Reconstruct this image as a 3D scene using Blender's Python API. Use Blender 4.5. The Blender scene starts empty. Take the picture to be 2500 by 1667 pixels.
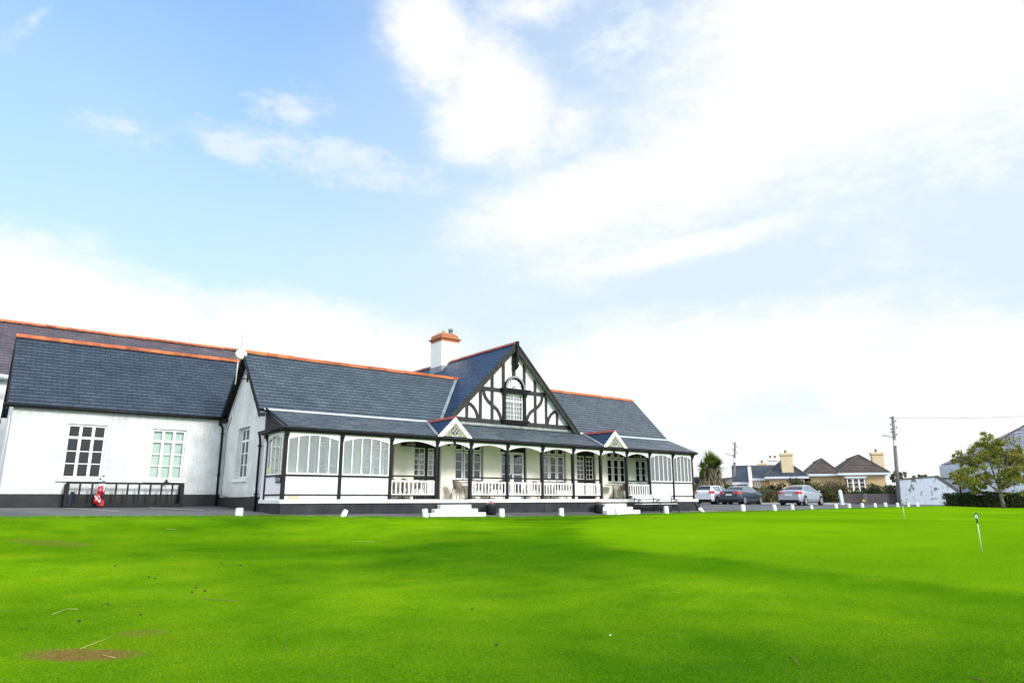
import bpy, bmesh, math, random
from mathutils import Vector, Matrix
random.seed(7)
R = math.radians
sc = bpy.context.scene
COL = sc.collection

# ------------------------------------------------------------------ camera
F = 1667.; CX = 1250.; CY = 833.5           # photograph 2500 x 1667, 24 mm lens
vx = Vector((3447-CX, -(1215.5-CY), -F)).normalized()
vy = Vector((-80-CX, -(1223.5-CY), -F)); vy = (vy - vx*vx.dot(vy)).normalized()
vz = vx.cross(vy)
M3 = Matrix((vx, vy, vz))                   # camera -> world
cam_d = bpy.data.cameras.new('camera'); cam = bpy.data.objects.new('camera', cam_d); COL.objects.link(cam)
cam_d.lens = 24.0; cam_d.sensor_width = 36.0; cam_d.sensor_fit = 'HORIZONTAL'
cam_d.clip_start = 0.05; cam_d.clip_end = 6000
cam.matrix_world = M3.to_4x4()
sc.camera = cam

def ray(px, py): return M3 @ Vector((px-CX, -(py-CY), -F))
def onY(px, py, Y): d = ray(px, py); return d*(Y/d.y)
fw = M3 @ Vector((0, 0, -1)); VH = Vector((fw.x, fw.y, 0)).normalized(); RH = Vector((VH.y, -VH.x, 0))
RZ = math.atan2(RH.y, RH.x)
def atv(px, py, v):                         # point at horizontal forward distance v, in the (right, forward, up) frame
    d = ray(px, py); p = d*(v/d.dot(VH)); return Vector((p.dot(RH), v, p.z))
def w2(u, v, z=0): p = RH*u + VH*v; return Vector((p.x, p.y, z))

# ------------------------------------------------------------------ world, sun, exposure
SUN_EL = 26.0
sun_dir = Vector((0.15, -0.985, 0)).normalized()*math.cos(R(SUN_EL)); sun_dir.z = math.sin(R(SUN_EL))
sd = bpy.data.lights.new('sun', 'SUN'); sd.energy = 2.45; sd.angle = R(12.0); sd.color = (1.0, 0.955, 0.88)
so = bpy.data.objects.new('sun', sd); COL.objects.link(so)
so.rotation_euler = (-sun_dir).to_track_quat('-Z', 'Y').to_euler(); so.location = (0, 0, 60)
vs = sc.view_settings
sc.display_settings.display_device = 'sRGB'
vs.view_transform = 'Standard'; vs.look = 'None'; vs.exposure = 0.27; vs.gamma = 1.0; vs.use_curve_mapping = False

W = bpy.data.worlds.new('World'); sc.world = W; W.use_nodes = True
def world():
    nt = W.node_tree; N = nt.nodes; Lk = nt.links
    for n in list(N): N.remove(n)
    def val(x): return x
    def math_(op, a, b=None, c=None, clamp=False):
        n = N.new('ShaderNodeMath'); n.operation = op; n.use_clamp = clamp
        for i, x in enumerate((a, b, c)):
            if x is None: continue
            if isinstance(x, (int, float)): n.inputs[i].default_value = x
            else: Lk.new(x, n.inputs[i])
        return n.outputs[0]
    out = N.new('ShaderNodeOutputWorld'); bg = N.new('ShaderNodeBackground'); Lk.new(bg.outputs[0], out.inputs[0])
    sky = N.new('ShaderNodeTexSky'); sky.sky_type = 'NISHITA'; sky.sun_disc = False
    sky.sun_elevation = R(SUN_EL); sky.sun_rotation = math.atan2(sun_dir.x, sun_dir.y)
    sky.air_density = 1.0; sky.dust_density = 0.6; sky.ozone_density = 2.0
    tc = N.new('ShaderNodeTexCoord'); D = tc.outputs['Generated']
    def dot(v):
        n = N.new('ShaderNodeVectorMath'); n.operation = 'DOT_PRODUCT'; Lk.new(D, n.inputs[0]); n.inputs[1].default_value = v; return n.outputs['Value']
    a = dot(RH); f = dot(VH); z = dot((0, 0, 1))
    az = math_('ARCTAN2', a, f); el = math_('ARCSINE', z)
    def noise(scale, detail, rough, stretch=(1, 1, 1), off=0):
        mp = N.new('ShaderNodeMapping'); Lk.new(D, mp.inputs[0]); mp.inputs['Scale'].default_value = stretch; mp.inputs['Location'].default_value = (off, off*.7, 0)
        n = N.new('ShaderNodeTexNoise'); Lk.new(mp.outputs[0], n.inputs['Vector']); n.inputs['Scale'].default_value = scale
        n.inputs['Detail'].default_value = detail; n.inputs['Roughness'].default_value = rough
        return n.outputs['Fac']
    n1 = noise(3.2, 10, .62, (1, 1, 2.0)); n2 = noise(11, 10, .68, (1, 1, 2.2), 3.1); n3 = noise(1.6, 3, .5, (1, 1, 2), 7.7); n4 = noise(30, 8, .65, (1, 1, 1.8), 1.3)
    nn = math_('ADD', math_('ADD', math_('MULTIPLY', math_('SUBTRACT', n1, .5), 2.0), math_('MULTIPLY', math_('SUBTRACT', n2, .5), 1.7)), math_('MULTIPLY', math_('SUBTRACT', n4, .5), .9))
    def blob(px, py, rx, ry, rot, amp=1.0):
        d = ray(px, py).normalized(); ca = math.atan2(d.dot(RH), d.dot(VH)); ce = math.asin(d.z)
        k = 1/F
        da = math_('SUBTRACT', az, ca); de = math_('SUBTRACT', el, ce)
        c, s = math.cos(R(rot)), math.sin(R(rot))
        x = math_('ADD', math_('MULTIPLY', da, c/(rx*k)), math_('MULTIPLY', de, s/(rx*k)))
        y = math_('ADD', math_('MULTIPLY', da, -s/(ry*k)), math_('MULTIPLY', de, c/(ry*k)))
        r = math_('SQRT', math_('ADD', math_('MULTIPLY', x, x), math_('MULTIPLY', y, y)))
        return math_('MULTIPLY', math_('SUBTRACT', 1.0, r), amp)
    def field(bl):
        m = None
        for b in bl:
            q = blob(*b); m = q if m is None else math_('MAXIMUM', m, q)
        return m
    def sstep(x, lo, hi):
        n = N.new('ShaderNodeMapRange'); n.interpolation_type = 'SMOOTHSTEP'; Lk.new(x, n.inputs[0]); n.inputs[1].default_value = lo; n.inputs[2].default_value = hi
        return n.outputs[0]
    # dense bright cloud: upper right bank, centre puff, low banks
    dense = field([(2160, 60, 720, 360, 8), (1900, 260, 700, 190, 24), (1480, 470, 430, 110, 14), (1225, 225, 225, 150, -38), (1050, 90, 190, 130, -38, .95), (1180, 300, 150, 100, 0), (1390, 300, 130, 80, 30, .55), (1290, 20, 170, 60, 0, .6),
                   (250, 800, 620, 165, -8), (800, 860, 560, 130, -10), (1750, 900, 620, 170, 4), (2350, 960, 520, 210, 0), (1700, 600, 330, 40, 8, .8)])
    m1 = sstep(math_('ADD', dense, math_('MULTIPLY', nn, .56)), -.22, .66)
    wisps = field([(560, 350, 190, 60, -12), (800, 400, 260, 65, -8), (300, 320, 120, 50, 0, .7), (95, 40, 110, 26, 55, .6), (700, 270, 120, 45, 10, .6),
                   (2050, 660, 260, 50, 5, .8), (1500, 120, 160, 90, 30, .8), (2450, 340, 150, 60, 20, .9)])
    m2 = math_('MULTIPLY', math_('MULTIPLY', sstep(math_('ADD', wisps, math_('MULTIPLY', nn, 1.0)), -.1, .8), sstep(math_('ADD', math_('MULTIPLY', n2, .6), math_('MULTIPLY', n4, .4)), .30, .60)), .95)
    m1 = math_('MAXIMUM', m1, math_('MULTIPLY', sstep(el, .20, .05), .92))
    # thin veil: stronger to the right and towards the horizon
    elv = math_('MULTIPLY', sstep(el, .86, .10), .88)
    azv = math_('ADD', math_('MULTIPLY', sstep(az, -.5, .6), .62), math_('MULTIPLY', sstep(az, .8, 1.3), .4))
    veil = math_('ADD', math_('ADD', math_('MULTIPLY_ADD', elv, .80, .20), azv), math_('MULTIPLY', math_('SUBTRACT', n3, .5), .35), clamp=True)
    inv = math_('MULTIPLY', math_('MULTIPLY', math_('SUBTRACT', 1.0, m1), math_('SUBTRACT', 1.0, m2)), math_('SUBTRACT', 1.0, math_('MULTIPLY', veil, .92)))
    mask = math_('SUBTRACT', 1.0, inv, clamp=True)
    tint = N.new('ShaderNodeMix'); tint.data_type = 'RGBA'; tint.blend_type = 'MULTIPLY'; tint.inputs[0].default_value = 1
    Lk.new(sky.outputs[0], tint.inputs[6]); tint.inputs[7].default_value = (.92, 2.28, 3.1, 1)
    mix = N.new('ShaderNodeMix'); mix.data_type = 'RGBA'; Lk.new(mask, mix.inputs[0]); Lk.new(tint.outputs[2], mix.inputs[6])
    # brighter in the cloud cores
    cb = N.new('ShaderNodeMix'); cb.data_type = 'RGBA'; Lk.new(m1, cb.inputs[0]); cb.inputs[6].default_value = (7.0, 7.95, 8.8, 1); cb.inputs[7].default_value = (9.3, 9.35, 9.4, 1)
    # unseen bright cloud added beside and behind the viewer to fill shaded walls
    aabs = math_('ABSOLUTE', az); far = math_('MULTIPLY', sstep(aabs, .85, 1.35), sstep(n1, .30, .50))
    cf = N.new('ShaderNodeMix'); cf.data_type = 'RGBA'; Lk.new(far, cf.inputs[0]); Lk.new(cb.outputs[2], cf.inputs[6]); cf.inputs[7].default_value = (15.5, 16.3, 17.2, 1)
    Lk.new(cf.outputs[2], mix.inputs[7])
    mask = math_('MAXIMUM', mask, far); Lk.new(mask, mix.inputs[0])
    Lk.new(mix.outputs[2], bg.inputs['Color']); bg.inputs['Strength'].default_value = 0.095
world()

# ------------------------------------------------------------------ materials
MATS = {}
def nodes(m):
    m.use_nodes = True; nt = m.node_tree
    return nt, nt.nodes, nt.links, nt.nodes['Principled BSDF']
def noise_n(N, L, vec, scale, detail=4, rough=.55):
    n = N.new('ShaderNodeTexNoise'); L.new(vec, n.inputs['Vector']); n.inputs['Scale'].default_value = scale
    n.inputs['Detail'].default_value = detail; n.inputs['Roughness'].default_value = rough; return n.outputs['Fac']
def ramp(N, L, fac, stops):
    n = N.new('ShaderNodeValToRGB'); L.new(fac, n.inputs[0]); e = n.color_ramp.elements
    while len(e) < len(stops): e.new(.5)
    for i, (p, c) in enumerate(stops):
        e[i].position = p; e[i].color = (c[0], c[1], c[2], 1)
    return n.outputs[0]
def mixc(N, L, fac, a, b, mode='MIX'):
    n = N.new('ShaderNodeMix'); n.data_type = 'RGBA'; n.blend_type = mode
    if isinstance(fac, (int, float)): n.inputs[0].default_value = fac
    else: L.new(fac, n.inputs[0])
    for i, x in ((6, a), (7, b)):
        if isinstance(x, tuple): n.inputs[i].default_value = (x[0], x[1], x[2], 1)
        else: L.new(x, n.inputs[i])
    return n.outputs[2]
def bumpn(N, L, h, strength, dist, bs, prev=None):
    b = N.new('ShaderNodeBump'); L.new(h, b.inputs['Height']); b.inputs['Strength'].default_value = strength; b.inputs['Distance'].default_value = dist
    if prev is not None: L.new(prev, b.inputs['Normal'])
    L.new(b.outputs[0], bs.inputs['Normal']); return b.outputs[0]
def pm(name, col, rough=.6, metal=0., var=.12, vs_=2.5, bump=0., bs_=60., spec=.5, coat=0., col2=None, dirt=0.):
    if name in MATS: return MATS[name]
    m = bpy.data.materials.new(name); nt, N, L, b = nodes(m)
    tc = N.new('ShaderNodeTexCoord').outputs['Object']
    n = noise_n(N, L, tc, vs_, 6)
    lo = tuple(c*(1-var) for c in col); hi = col2 or tuple(min(1, c*(1+var)) for c in col)
    c = ramp(N, L, n, [(.3, lo), (.7, hi)])
    if dirt:
        d = noise_n(N, L, tc, 9, 8, .7)
        dm = ramp(N, L, d, [(.52, (1, 1, 1)), (.75, (1-dirt, 1-dirt*1.1, 1-dirt*1.3))])
        c = mixc(N, L, 1.0, c, dm, 'MULTIPLY')
    L.new(c, b.inputs['Base Color'])
    b.inputs['Roughness'].default_value = rough; b.inputs['Metallic'].default_value = metal
    b.inputs['Specular IOR Level'].default_value = spec; b.inputs['Coat Weight'].default_value = coat
    if bump: bumpn(N, L, noise_n(N, L, tc, bs_, 3), bump, .01, b)
    MATS[name] = m; return m

def pebble(name, col, dirt=.16):
    m = bpy.data.materials.new(name); nt, N, L, b = nodes(m); tc = N.new('ShaderNodeTexCoord').outputs['Object']
    vor = N.new('ShaderNodeTexVoronoi'); L.new(tc, vor.inputs['Vector']); vor.inputs['Scale'].default_value = 26
    n = noise_n(N, L, tc, 22, 5, .65); st = noise_n(N, L, tc, 1.1, 7, .65)
    c = ramp(N, L, st, [(.42, col), (.72, (col[0]*(1-dirt), col[1]*(1-dirt), col[2]*(1-dirt*1.15)))])
    c = mixc(N, L, 1.0, c, ramp(N, L, n, [(.28, (.72, .75, .77)), (.54, (1, 1, 1))]), 'MULTIPLY')
    c = mixc(N, L, 1.0, c, ramp(N, L, noise_n(N, L, tc, 8, 6, .75), [(.34, (.86, .875, .89)), (.52, (1, 1, 1))]), 'MULTIPLY')
    mp = N.new('ShaderNodeMapping'); L.new(tc, mp.inputs[0]); mp.inputs['Scale'].default_value = (3.2, 3.2, .22)
    c = mixc(N, L, 1.0, c, ramp(N, L, noise_n(N, L, mp.outputs[0], 1.6, 6, .7), [(.50, (1, 1, 1)), (.72, (.80, .815, .80))]), 'MULTIPLY')
    sep = N.new('ShaderNodeSeparateXYZ'); g = N.new('ShaderNodeNewGeometry'); L.new(g.outputs['Position'], sep.inputs[0])
    mr = N.new('ShaderNodeMapRange'); L.new(sep.outputs[2], mr.inputs[0]); mr.inputs[1].default_value = .85; mr.inputs[2].default_value = .15
    dm = N.new('ShaderNodeMath'); dm.operation = 'MULTIPLY'; L.new(mr.outputs[0], dm.inputs[0]); L.new(noise_n(N, L, tc, 3.5, 8, .7), dm.inputs[1])
    c = mixc(N, L, ramp(N, L, dm.outputs[0], [(.28, (0, 0, 0)), (.6, (.6, .6, .6))]), c, (.36, .37, .33))
    L.new(c, b.inputs['Base Color']); b.inputs['Roughness'].default_value = .85
    a = bumpn(N, L, vor.outputs['Distance'], .55, .02, b); bumpn(N, L, n, .6, .02, b, a)
    MATS[name] = m; return m

def slate(name, c1, c2, mortar, w=.33, h=.2, rough=.42, bump=.5, moss=None, spec=.5, ms=.011):
    m = bpy.data.materials.new(name); nt, N, L, b = nodes(m)
    uv = N.new('ShaderNodeUVMap').outputs[0]; ob = N.new('ShaderNodeTexCoord').outputs['Object']
    br = N.new('ShaderNodeTexBrick'); L.new(uv, br.inputs['Vector']); br.offset = .5; br.squash = 1
    br.inputs['Scale'].default_value = 1; br.inputs['Brick Width'].default_value = w; br.inputs['Row Height'].default_value = h
    br.inputs['Mortar Size'].default_value = ms; br.inputs['Mortar Smooth'].default_value = .3; br.inputs['Bias'].default_value = 0
    br.inputs['Color1'].default_value = (*c1, 1); br.inputs['Color2'].default_value = (*c2, 1); br.inputs['Mortar'].default_value = (*mortar, 1)
    n = noise_n(N, L, ob, 1.3, 6, .6)
    c = mixc(N, L, 1.0, br.outputs['Color'], ramp(N, L, n, [(.3, (.72, .74, .78)), (.7, (1.22, 1.2, 1.16))]), 'MULTIPLY')
    if moss:
        k = noise_n(N, L, ob, 5.5, 9, .75); c = mixc(N, L, ramp(N, L, k, [(.66, (0, 0, 0)), (.74, (.8, .8, .8))]), c, moss)
    L.new(c, b.inputs['Base Color'])
    r = ramp(N, L, noise_n(N, L, ob, 7, 3), [(.3, (rough-.1,)*3), (.7, (rough+.14,)*3)]); L.new(r, b.inputs['Roughness'])
    b.inputs['Specular IOR Level'].default_value = spec
    a = bumpn(N, L, br.outputs['Fac'], -bump, .01, b); bumpn(N, L, noise_n(N, L, ob, 30, 4), .25, .006, b, a)
    MATS[name] = m; return m

def glass(name, tint=(.75, .85, .82), refl=.9, gain=1.0, base=0.0):
    m = bpy.data.materials.new(name); m.use_nodes = True; nt = m.node_tree; N = nt.nodes; L = nt.links
    for n in list(N): N.remove(n)
    o = N.new('ShaderNodeOutputMaterial'); t = N.new('ShaderNodeBsdfTransparent'); t.inputs[0].default_value = (*tint, 1)
    g = N.new('ShaderNodeBsdfGlossy'); g.inputs['Roughness'].default_value = .015; g.inputs[0].default_value = (refl, refl, refl, 1)
    fr = N.new('ShaderNodeFresnel'); fr.inputs[0].default_value = 1.52
    tc = N.new('ShaderNodeTexCoord').outputs['Object']; b = N.new('ShaderNodeBump'); L.new(noise_n(N, L, tc, .9, 2), b.inputs['Height'])
    b.inputs['Strength'].default_value = .06; b.inputs['Distance'].default_value = .03; L.new(b.outputs[0], g.inputs['Normal'])
    k = N.new('ShaderNodeMath'); k.operation = 'MULTIPLY_ADD'; L.new(fr.outputs[0], k.inputs[0]); k.inputs[1].default_value = gain; k.inputs[2].default_value = base; k.use_clamp = True
    mx = N.new('ShaderNodeMixShader'); L.new(k.outputs[0], mx.inputs[0]); L.new(t.outputs[0], mx.inputs[1]); L.new(g.outputs[0], mx.inputs[2]); L.new(mx.outputs[0], o.inputs[0])
    MATS[name] = m; return m

M = {}
M['roughcast'] = pebble('white_roughcast', (.80, .825, .83), .24)
M['render'] = pm('cream_render', (.86, .83, .74), .8, var=.05, bump=.3, bs_=40, dirt=.06)
M['white'] = pm('white_paint', (.80, .81, .82), .45, var=.03, vs_=4, dirt=.05)
M['white_old'] = pm('white_masonry_paint', (.78, .79, .79), .7, var=.05, vs_=3, bump=.3, bs_=30, dirt=.18)
M['board'] = pm('white_boarding', (.80, .80, .84), .5, var=.03, vs_=3)
M['black'] = pm('black_paint', (.009, .010, .012), .45, var=.35, vs_=6, bump=.15, bs_=25, col2=(.016, .017, .019), spec=.2)
M['timber'] = pm('weathered_black_timber', (.018, .020, .022), .7, var=.3, vs_=9, bump=.5, bs_=30, col2=(.048, .050, .050), spec=.3)
M['plinth'] = pm('dark_plinth_render', (.024, .028, .034), .85, var=.3, vs_=1.6, bump=.8, bs_=22, col2=(.046, .050, .056), dirt=.2, spec=.25)
M['plinth_black'] = pm('black_plinth', (.012, .013, .015), .7, var=.3, vs_=2.5, bump=.4, bs_=20, col2=(.022, .023, .025))
M['slate'] = slate('blue_slate', (.044, .064, .086), (.068, .094, .120), (.004, .005, .007), .36, .2, moss=(.22, .19, .06), rough=.38, spec=.65)
M['slate_wing'] = slate('wing_slate', (.030, .046, .070), (.046, .067, .096), (.004, .005, .008), .36, .2)
M['slate_steep'] = slate('gable_slate_sky_tint', (.008, .034, .088), (.014, .046, .108), (.004, .008, .02), .42, .2, rough=.38)  # bluer than the main slates: reflected sky put into the base colour
M['slate_low'] = slate('veranda_slate', (.075, .108, .140), (.20, .245, .29), (.025, .035, .045), .34, .16, rough=.34, bump=.9, spec=.8)
M['slate_purple'] = slate('purple_slate', (.088, .072, .084), (.115, .095, .104), (.04, .034, .04), .42, .24)
M['terracotta'] = pm('terracotta', (.44, .105, .035), .7, var=.25, vs_=3, bump=.2, bs_=30, col2=(.60, .17, .05), dirt=.3)
nt_, N_, L_, b_ = nodes(M['terracotta']); g_ = N_.new('ShaderNodeNewGeometry'); src_ = b_.inputs['Base Color'].links[0].from_socket
L_.new(mixc(N_, L_, 1.0, src_, ramp(N_, L_, g_.outputs['Random Per Island'], [(.0, (.62, .60, .62)), (.5, (1, 1, 1)), (1, (1.2, 1.15, 1.05))]), 'MULTIPLY'), b_.inputs['Base Color'])
M['red_tile'] = pm('red_ridge_tile', (.26, .05, .032), .6, var=.2, vs_=4, bump=.2, bs_=30, col2=(.36, .075, .045))
M['lead'] = pm('lead_sheet', (.16, .20, .235), .5, metal=.0, var=.2, vs_=2.2, bump=.15, bs_=12, col2=(.27, .31, .33), dirt=.15)
M['flash'] = pm('pale_flashing', (.55, .60, .64), .55, var=.12, vs_=5, dirt=.15)
M['glass'] = glass('window_glass', (.93, .97, .95))
M['glass_screen'] = glass('veranda_glass', (.82, .90, .86), gain=2.9, base=.02)
M['glass_dark'] = glass('dark_window_glass', (.45, .52, .52))
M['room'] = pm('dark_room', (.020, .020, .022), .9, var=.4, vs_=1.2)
M['blind'] = pm('pale_blind', (.60, .70, .66), .9, var=.05)
M['curtain'] = pm('net_curtain', (.22, .24, .21), .9, var=.35, vs_=7)
M['concrete'] = pm('concrete', (.20, .19, .18), .85, var=.2, vs_=2, bump=.4, bs_=30)
M['metal_w'] = pm('pale_enamel', (.72, .70, .60), .4, var=.05)
M['metal_g'] = pm('grey_metal', (.20, .21, .22), .35, metal=.8, var=.1)
M['cast'] = pm('black_cast_iron', (.012, .012, .013), .38, var=.3)
M['chair'] = pm('taupe_plastic', (.24, .185, .150), .55, var=.08)
M['tabletop'] = pm('pale_table_top', (.52, .47, .42), .5, var=.08)
M['brick'] = slate('orange_brick', (.42, .13, .05), (.52, .18, .07), (.22, .13, .09), .225, .075, rough=.75)

def brickwall(): return M['brick']

# ------------------------------------------------------------------ mesh builder
ORG = {}
def empty(name, loc, label=None, cat=None, group=None, rz=0, org=None):
    o = bpy.data.objects.new(name, None); COL.objects.link(o); o.location = loc; o.rotation_euler = (0, 0, rz)
    o.empty_display_size = .3
    ORG[o] = Vector(loc) if org is None else Vector(org)
    tag(o, label, cat, group); return o
def tag(o, label=None, cat=None, group=None, kind=None):
    if label: o['label'] = label
    if cat: o['category'] = cat
    if group: o['group'] = group
    if kind: o['kind'] = kind
    return o
def children(o): return [c for c in COL.objects if c.parent == o]
def copy_tree(o, parent=None):
    c = o.copy(); COL.objects.link(c); c.parent = parent
    for ch in CH.get(o, []):
        copy_tree(ch, c)
    return c
CH = {}

class MB:
    def __init__(s): s.v = []; s.f = []; s.m = []; s.uv = []; s.sm = []
    def add(s, pts, faces, m=0, uvs=None, smooth=False):
        o = len(s.v); s.v += [Vector(p) for p in pts]
        for i, f in enumerate(faces):
            s.f.append([o+k for k in f]); s.m.append(m); s.uv.append(uvs[i] if uvs else None); s.sm.append(smooth)
        return s
    def box(s, x0, x1, y0, y1, z0, z1, m=0):
        p = [(x, y, z) for z in (z0, z1) for y in (y0, y1) for x in (x0, x1)]
        return s.add(p, [(0, 2, 3, 1), (4, 5, 7, 6), (0, 1, 5, 4), (2, 6, 7, 3), (0, 4, 6, 2), (1, 3, 7, 5)], m)
    def quad(s, a, b, c, d, m=0, uv=None): return s.add([a, b, c, d], [(0, 1, 2, 3)], m, [uv] if uv else None)
    def tri(s, a, b, c, m=0): return s.add([a, b, c], [(0, 1, 2)], m)
    def prism(s, pts, d, m=0):
        n = len(pts); d = Vector(d); P = [Vector(p) for p in pts]; Q = [p+d for p in P]
        nn = (P[1]-P[0]).cross(P[2]-P[0])
        fs = [tuple(range(n)), tuple(range(2*n-1, n-1, -1))] + [(i, n+i, n+(i+1) % n, (i+1) % n) for i in range(n)]
        return s.add(P+Q, fs, m)
    def bar(s, a, b, w, h, up=(0, 0, 1), m=0):
        a = Vector(a); b = Vector(b); d = (b-a).normalized(); u = Vector(up); sx = d.cross(u)
        if sx.length < 1e-4: sx = d.cross(Vector((0, 1, 0)))
        sx.normalize(); u = sx.cross(d)
        c = [(-w/2, -h/2), (w/2, -h/2), (w/2, h/2), (-w/2, h/2)]
        P = [a+sx*x+u*y for x, y in c]+[b+sx*x+u*y for x, y in c]
        return s.add(P, [(3, 2, 1, 0), (4, 5, 6, 7), (0, 1, 5, 4), (1, 2, 6, 5), (2, 3, 7, 6), (3, 0, 4, 7)], m)
    def tube(s, pts, r, seg=8, m=0, cap=True):
        P = [Vector(p) for p in pts]; n = len(P); rs = r if isinstance(r, (list, tuple)) else [r]*n
        vs_ = []; up = Vector((0, 0, 1))
        for i, p in enumerate(P):
            d = (P[min(i+1, n-1)]-P[max(i-1, 0)]).normalized()
            x = d.cross(up)
            if x.length < 1e-3: x = d.cross(Vector((0, 1, 0)))
            x.normalize(); y = x.cross(d)
            vs_ += [p+(x*math.cos(t)+y*math.sin(t))*rs[i] for t in (2*math.pi*k/seg for k in range(seg))]
        fs = [(i*seg+k, i*seg+(k+1) % seg, (i+1)*seg+(k+1) % seg, (i+1)*seg+k) for i in range(n-1) for k in range(seg)]
        s.add(vs_, fs, m, smooth=True)
        if cap:
            o = len(s.v)-n*seg
            s.f += [[o+k for k in range(seg)][::-1], [o+(n-1)*seg+k for k in range(seg)]]; s.m += [m, m]; s.uv += [None]*2; s.sm += [False]*2
        return s
    def lathe(s, prof, c=(0, 0, 0), seg=16, m=0, axis='z', smooth=True):
        c = Vector(c); vs_ = []
        for r, z in prof:
            for k in range(seg):
                t = 2*math.pi*k/seg; x, y = r*math.cos(t), r*math.sin(t)
                vs_.append(c+(Vector((x, y, z)) if axis == 'z' else Vector((x, z, y)) if axis == 'y' else Vector((z, x, y))))
        n = len(prof)
        fs = [(i*seg+k, i*seg+(k+1) % seg, (i+1)*seg+(k+1) % seg, (i+1)*seg+k) for i in range(n-1) for k in range(seg)]
        return s.add(vs_, fs, m, smooth=smooth)
    def ribbon(s, pts, w, d, m=0):
        """curved timber in the XZ plane: pts (x,z) at y0=d[0]..d[1]"""
        P = [Vector((p[0], 0, p[1])) for p in pts]; L_ = []; R_ = []
        for i, p in enumerate(P):
            t = (P[min(i+1, len(P)-1)]-P[max(i-1, 0)]).normalized(); n = Vector((-t.z, 0, t.x))
            L_.append(p+n*w/2); R_.append(p-n*w/2)
        n = len(P); y0, y1 = d; vs_ = []
        for y in (y0, y1):
            for q in L_+R_: vs_.append(Vector((q.x, y, q.z)))
        fs = []
        for i in range(n-1):
            fs += [(i, i+1, n+i+1, n+i), (2*n+i, 3*n+i, 3*n+i+1, 2*n+i+1), (i, 2*n+i, 2*n+i+1, i+1), (n+i, n+i+1, 3*n+i+1, 3*n+i)]
        fs += [(0, n, 3*n, 2*n), (n-1, 3*n-1, 4*n-1, 2*n-1)]
        return s.add(vs_, fs, m)
    def build(s, name, mats, parent=None, bevel=0, org=None, label=None, weld=True):
        if not isinstance(mats, (list, tuple)): mats = [mats]
        me = bpy.data.meshes.new(name)
        root = parent
        while root is not None and root.parent is not None: root = root.parent
        O = ORG.get(root, Vector((0, 0, 0))) if root is not None else (Vector(org) if org is not None else Vector((0, 0, 0)))
        me.from_pydata([v-O for v in s.v], [], s.f)
        for m_ in mats: me.materials.append(m_)
        uvl = me.uv_layers.new(name='UVMap')
        for p, mi, uv, sm in zip(me.polygons, s.m, s.uv, s.sm):
            p.material_index = min(mi, len(mats)-1); p.use_smooth = sm
            if uv:
                for k, li in enumerate(p.loop_indices): uvl.data[li].uv = uv[k]
            else:
                n = p.normal; h = Vector((0, 0, 1)).cross(n)
                h = h.normalized() if h.length > 1e-3 else Vector((1, 0, 0)); q = n.cross(h)
                for li in p.loop_indices:
                    co = me.vertices[me.loops[li].vertex_index].co + O
                    uvl.data[li].uv = (co.dot(h), co.dot(q))
        me.update()
        o = bpy.data.objects.new(name, me); COL.objects.link(o)
        if parent is not None: o.parent = parent; CH.setdefault(parent, []).append(o)
        elif org is not None: o.location = O
        if bevel:
            b = o.modifiers.new('bevel', 'BEVEL'); b.width = bevel; b.segments = 1; b.limit_method = 'ANGLE'; b.angle_limit = R(50); b.harden_normals = False
        if label: o['label'] = label
        return o

def slates(mb, a, b, c, d, h=.2, lift=.014, m=0, gap=0.0, u0=0.):
    """stepped slate courses on the quad a(eave L) b(eave R) c(ridge R) d(ridge L)"""
    a, b, c, d = map(Vector, (a, b, c, d))
    n = (b-a).cross(d-a).normalized(); hd = (b-a).normalized(); up = n.cross(hd)
    H = (d-a).dot(up); k = max(1, round(H/h)); hh = H/k
    for i in range(k):
        t0 = i/k; t1 = (i+1)/k
        l0 = a.lerp(d, t0)+n*lift; r0 = b.lerp(c, t0)+n*lift; l1 = a.lerp(d, t1); r1 = b.lerp(c, t1)
        U = lambda p: ((p-a).dot(hd)+u0)
        v0 = i*h+.001; v1 = (i+1)*h-.001
        mb.quad(l0, r0, r1, l1, m, [(U(l0), v0), (U(r0), v0), (U(r1), v1), (U(l1), v1)])
        lb = a.lerp(d, t0); rb = b.lerp(c, t0)
        mb.quad(lb, rb, r0, l0, m, [(U(lb), v0), (U(rb), v0), (U(r0), v0), (U(l0), v0)])
    return mb

def holed_wall(mb, x0, x1, z0, z1, Y, holes, depth=.15, m=0, mr=0, axis='y', flip=False):
    """wall in plane Y (or X if axis='x'), holes (a0,a1,z0,z1), reveals of the given depth"""
    xs = sorted({x0, x1, *[h[0] for h in holes], *[h[1] for h in holes]}); zs = sorted({z0, z1, *[h[2] for h in holes], *[h[3] for h in holes]})
    xs = [x for x in xs if x0 <= x <= x1]; zs = [z for z in zs if z0 <= z <= z1]
    P = (lambda a, y, z: (a, y, z)) if axis == 'y' else (lambda a, y, z: (y, a, z))
    for i in range(len(xs)-1):
        for j in range(len(zs)-1):
            cx, cz = (xs[i]+xs[i+1])/2, (zs[j]+zs[j+1])/2
            if any(h[0] < cx < h[1] and h[2] < cz < h[3] for h in holes): continue
            q = [P(xs[i], Y, zs[j]), P(xs[i+1], Y, zs[j]), P(xs[i+1], Y, zs[j+1]), P(xs[i], Y, zs[j+1])]
            if axis == 'x': q = q[::-1]
            mb.quad(*q, m)
    for h in holes:
        a, b, c, d = h; y = Y+depth
        mb.quad(P(a, Y, c), P(a, Y, d), P(a, y, d), P(a, y, c), mr); mb.quad(P(b, Y, c), P(b, y, c), P(b, y, d), P(b, Y, d), mr)
        mb.quad(P(a, Y, d), P(b, Y, d), P(b, y, d), P(a, y, d), mr); mb.quad(P(a, Y, c), P(a, y, c), P(b, y, c), P(b, Y, c), mr)
    return mb

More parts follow.
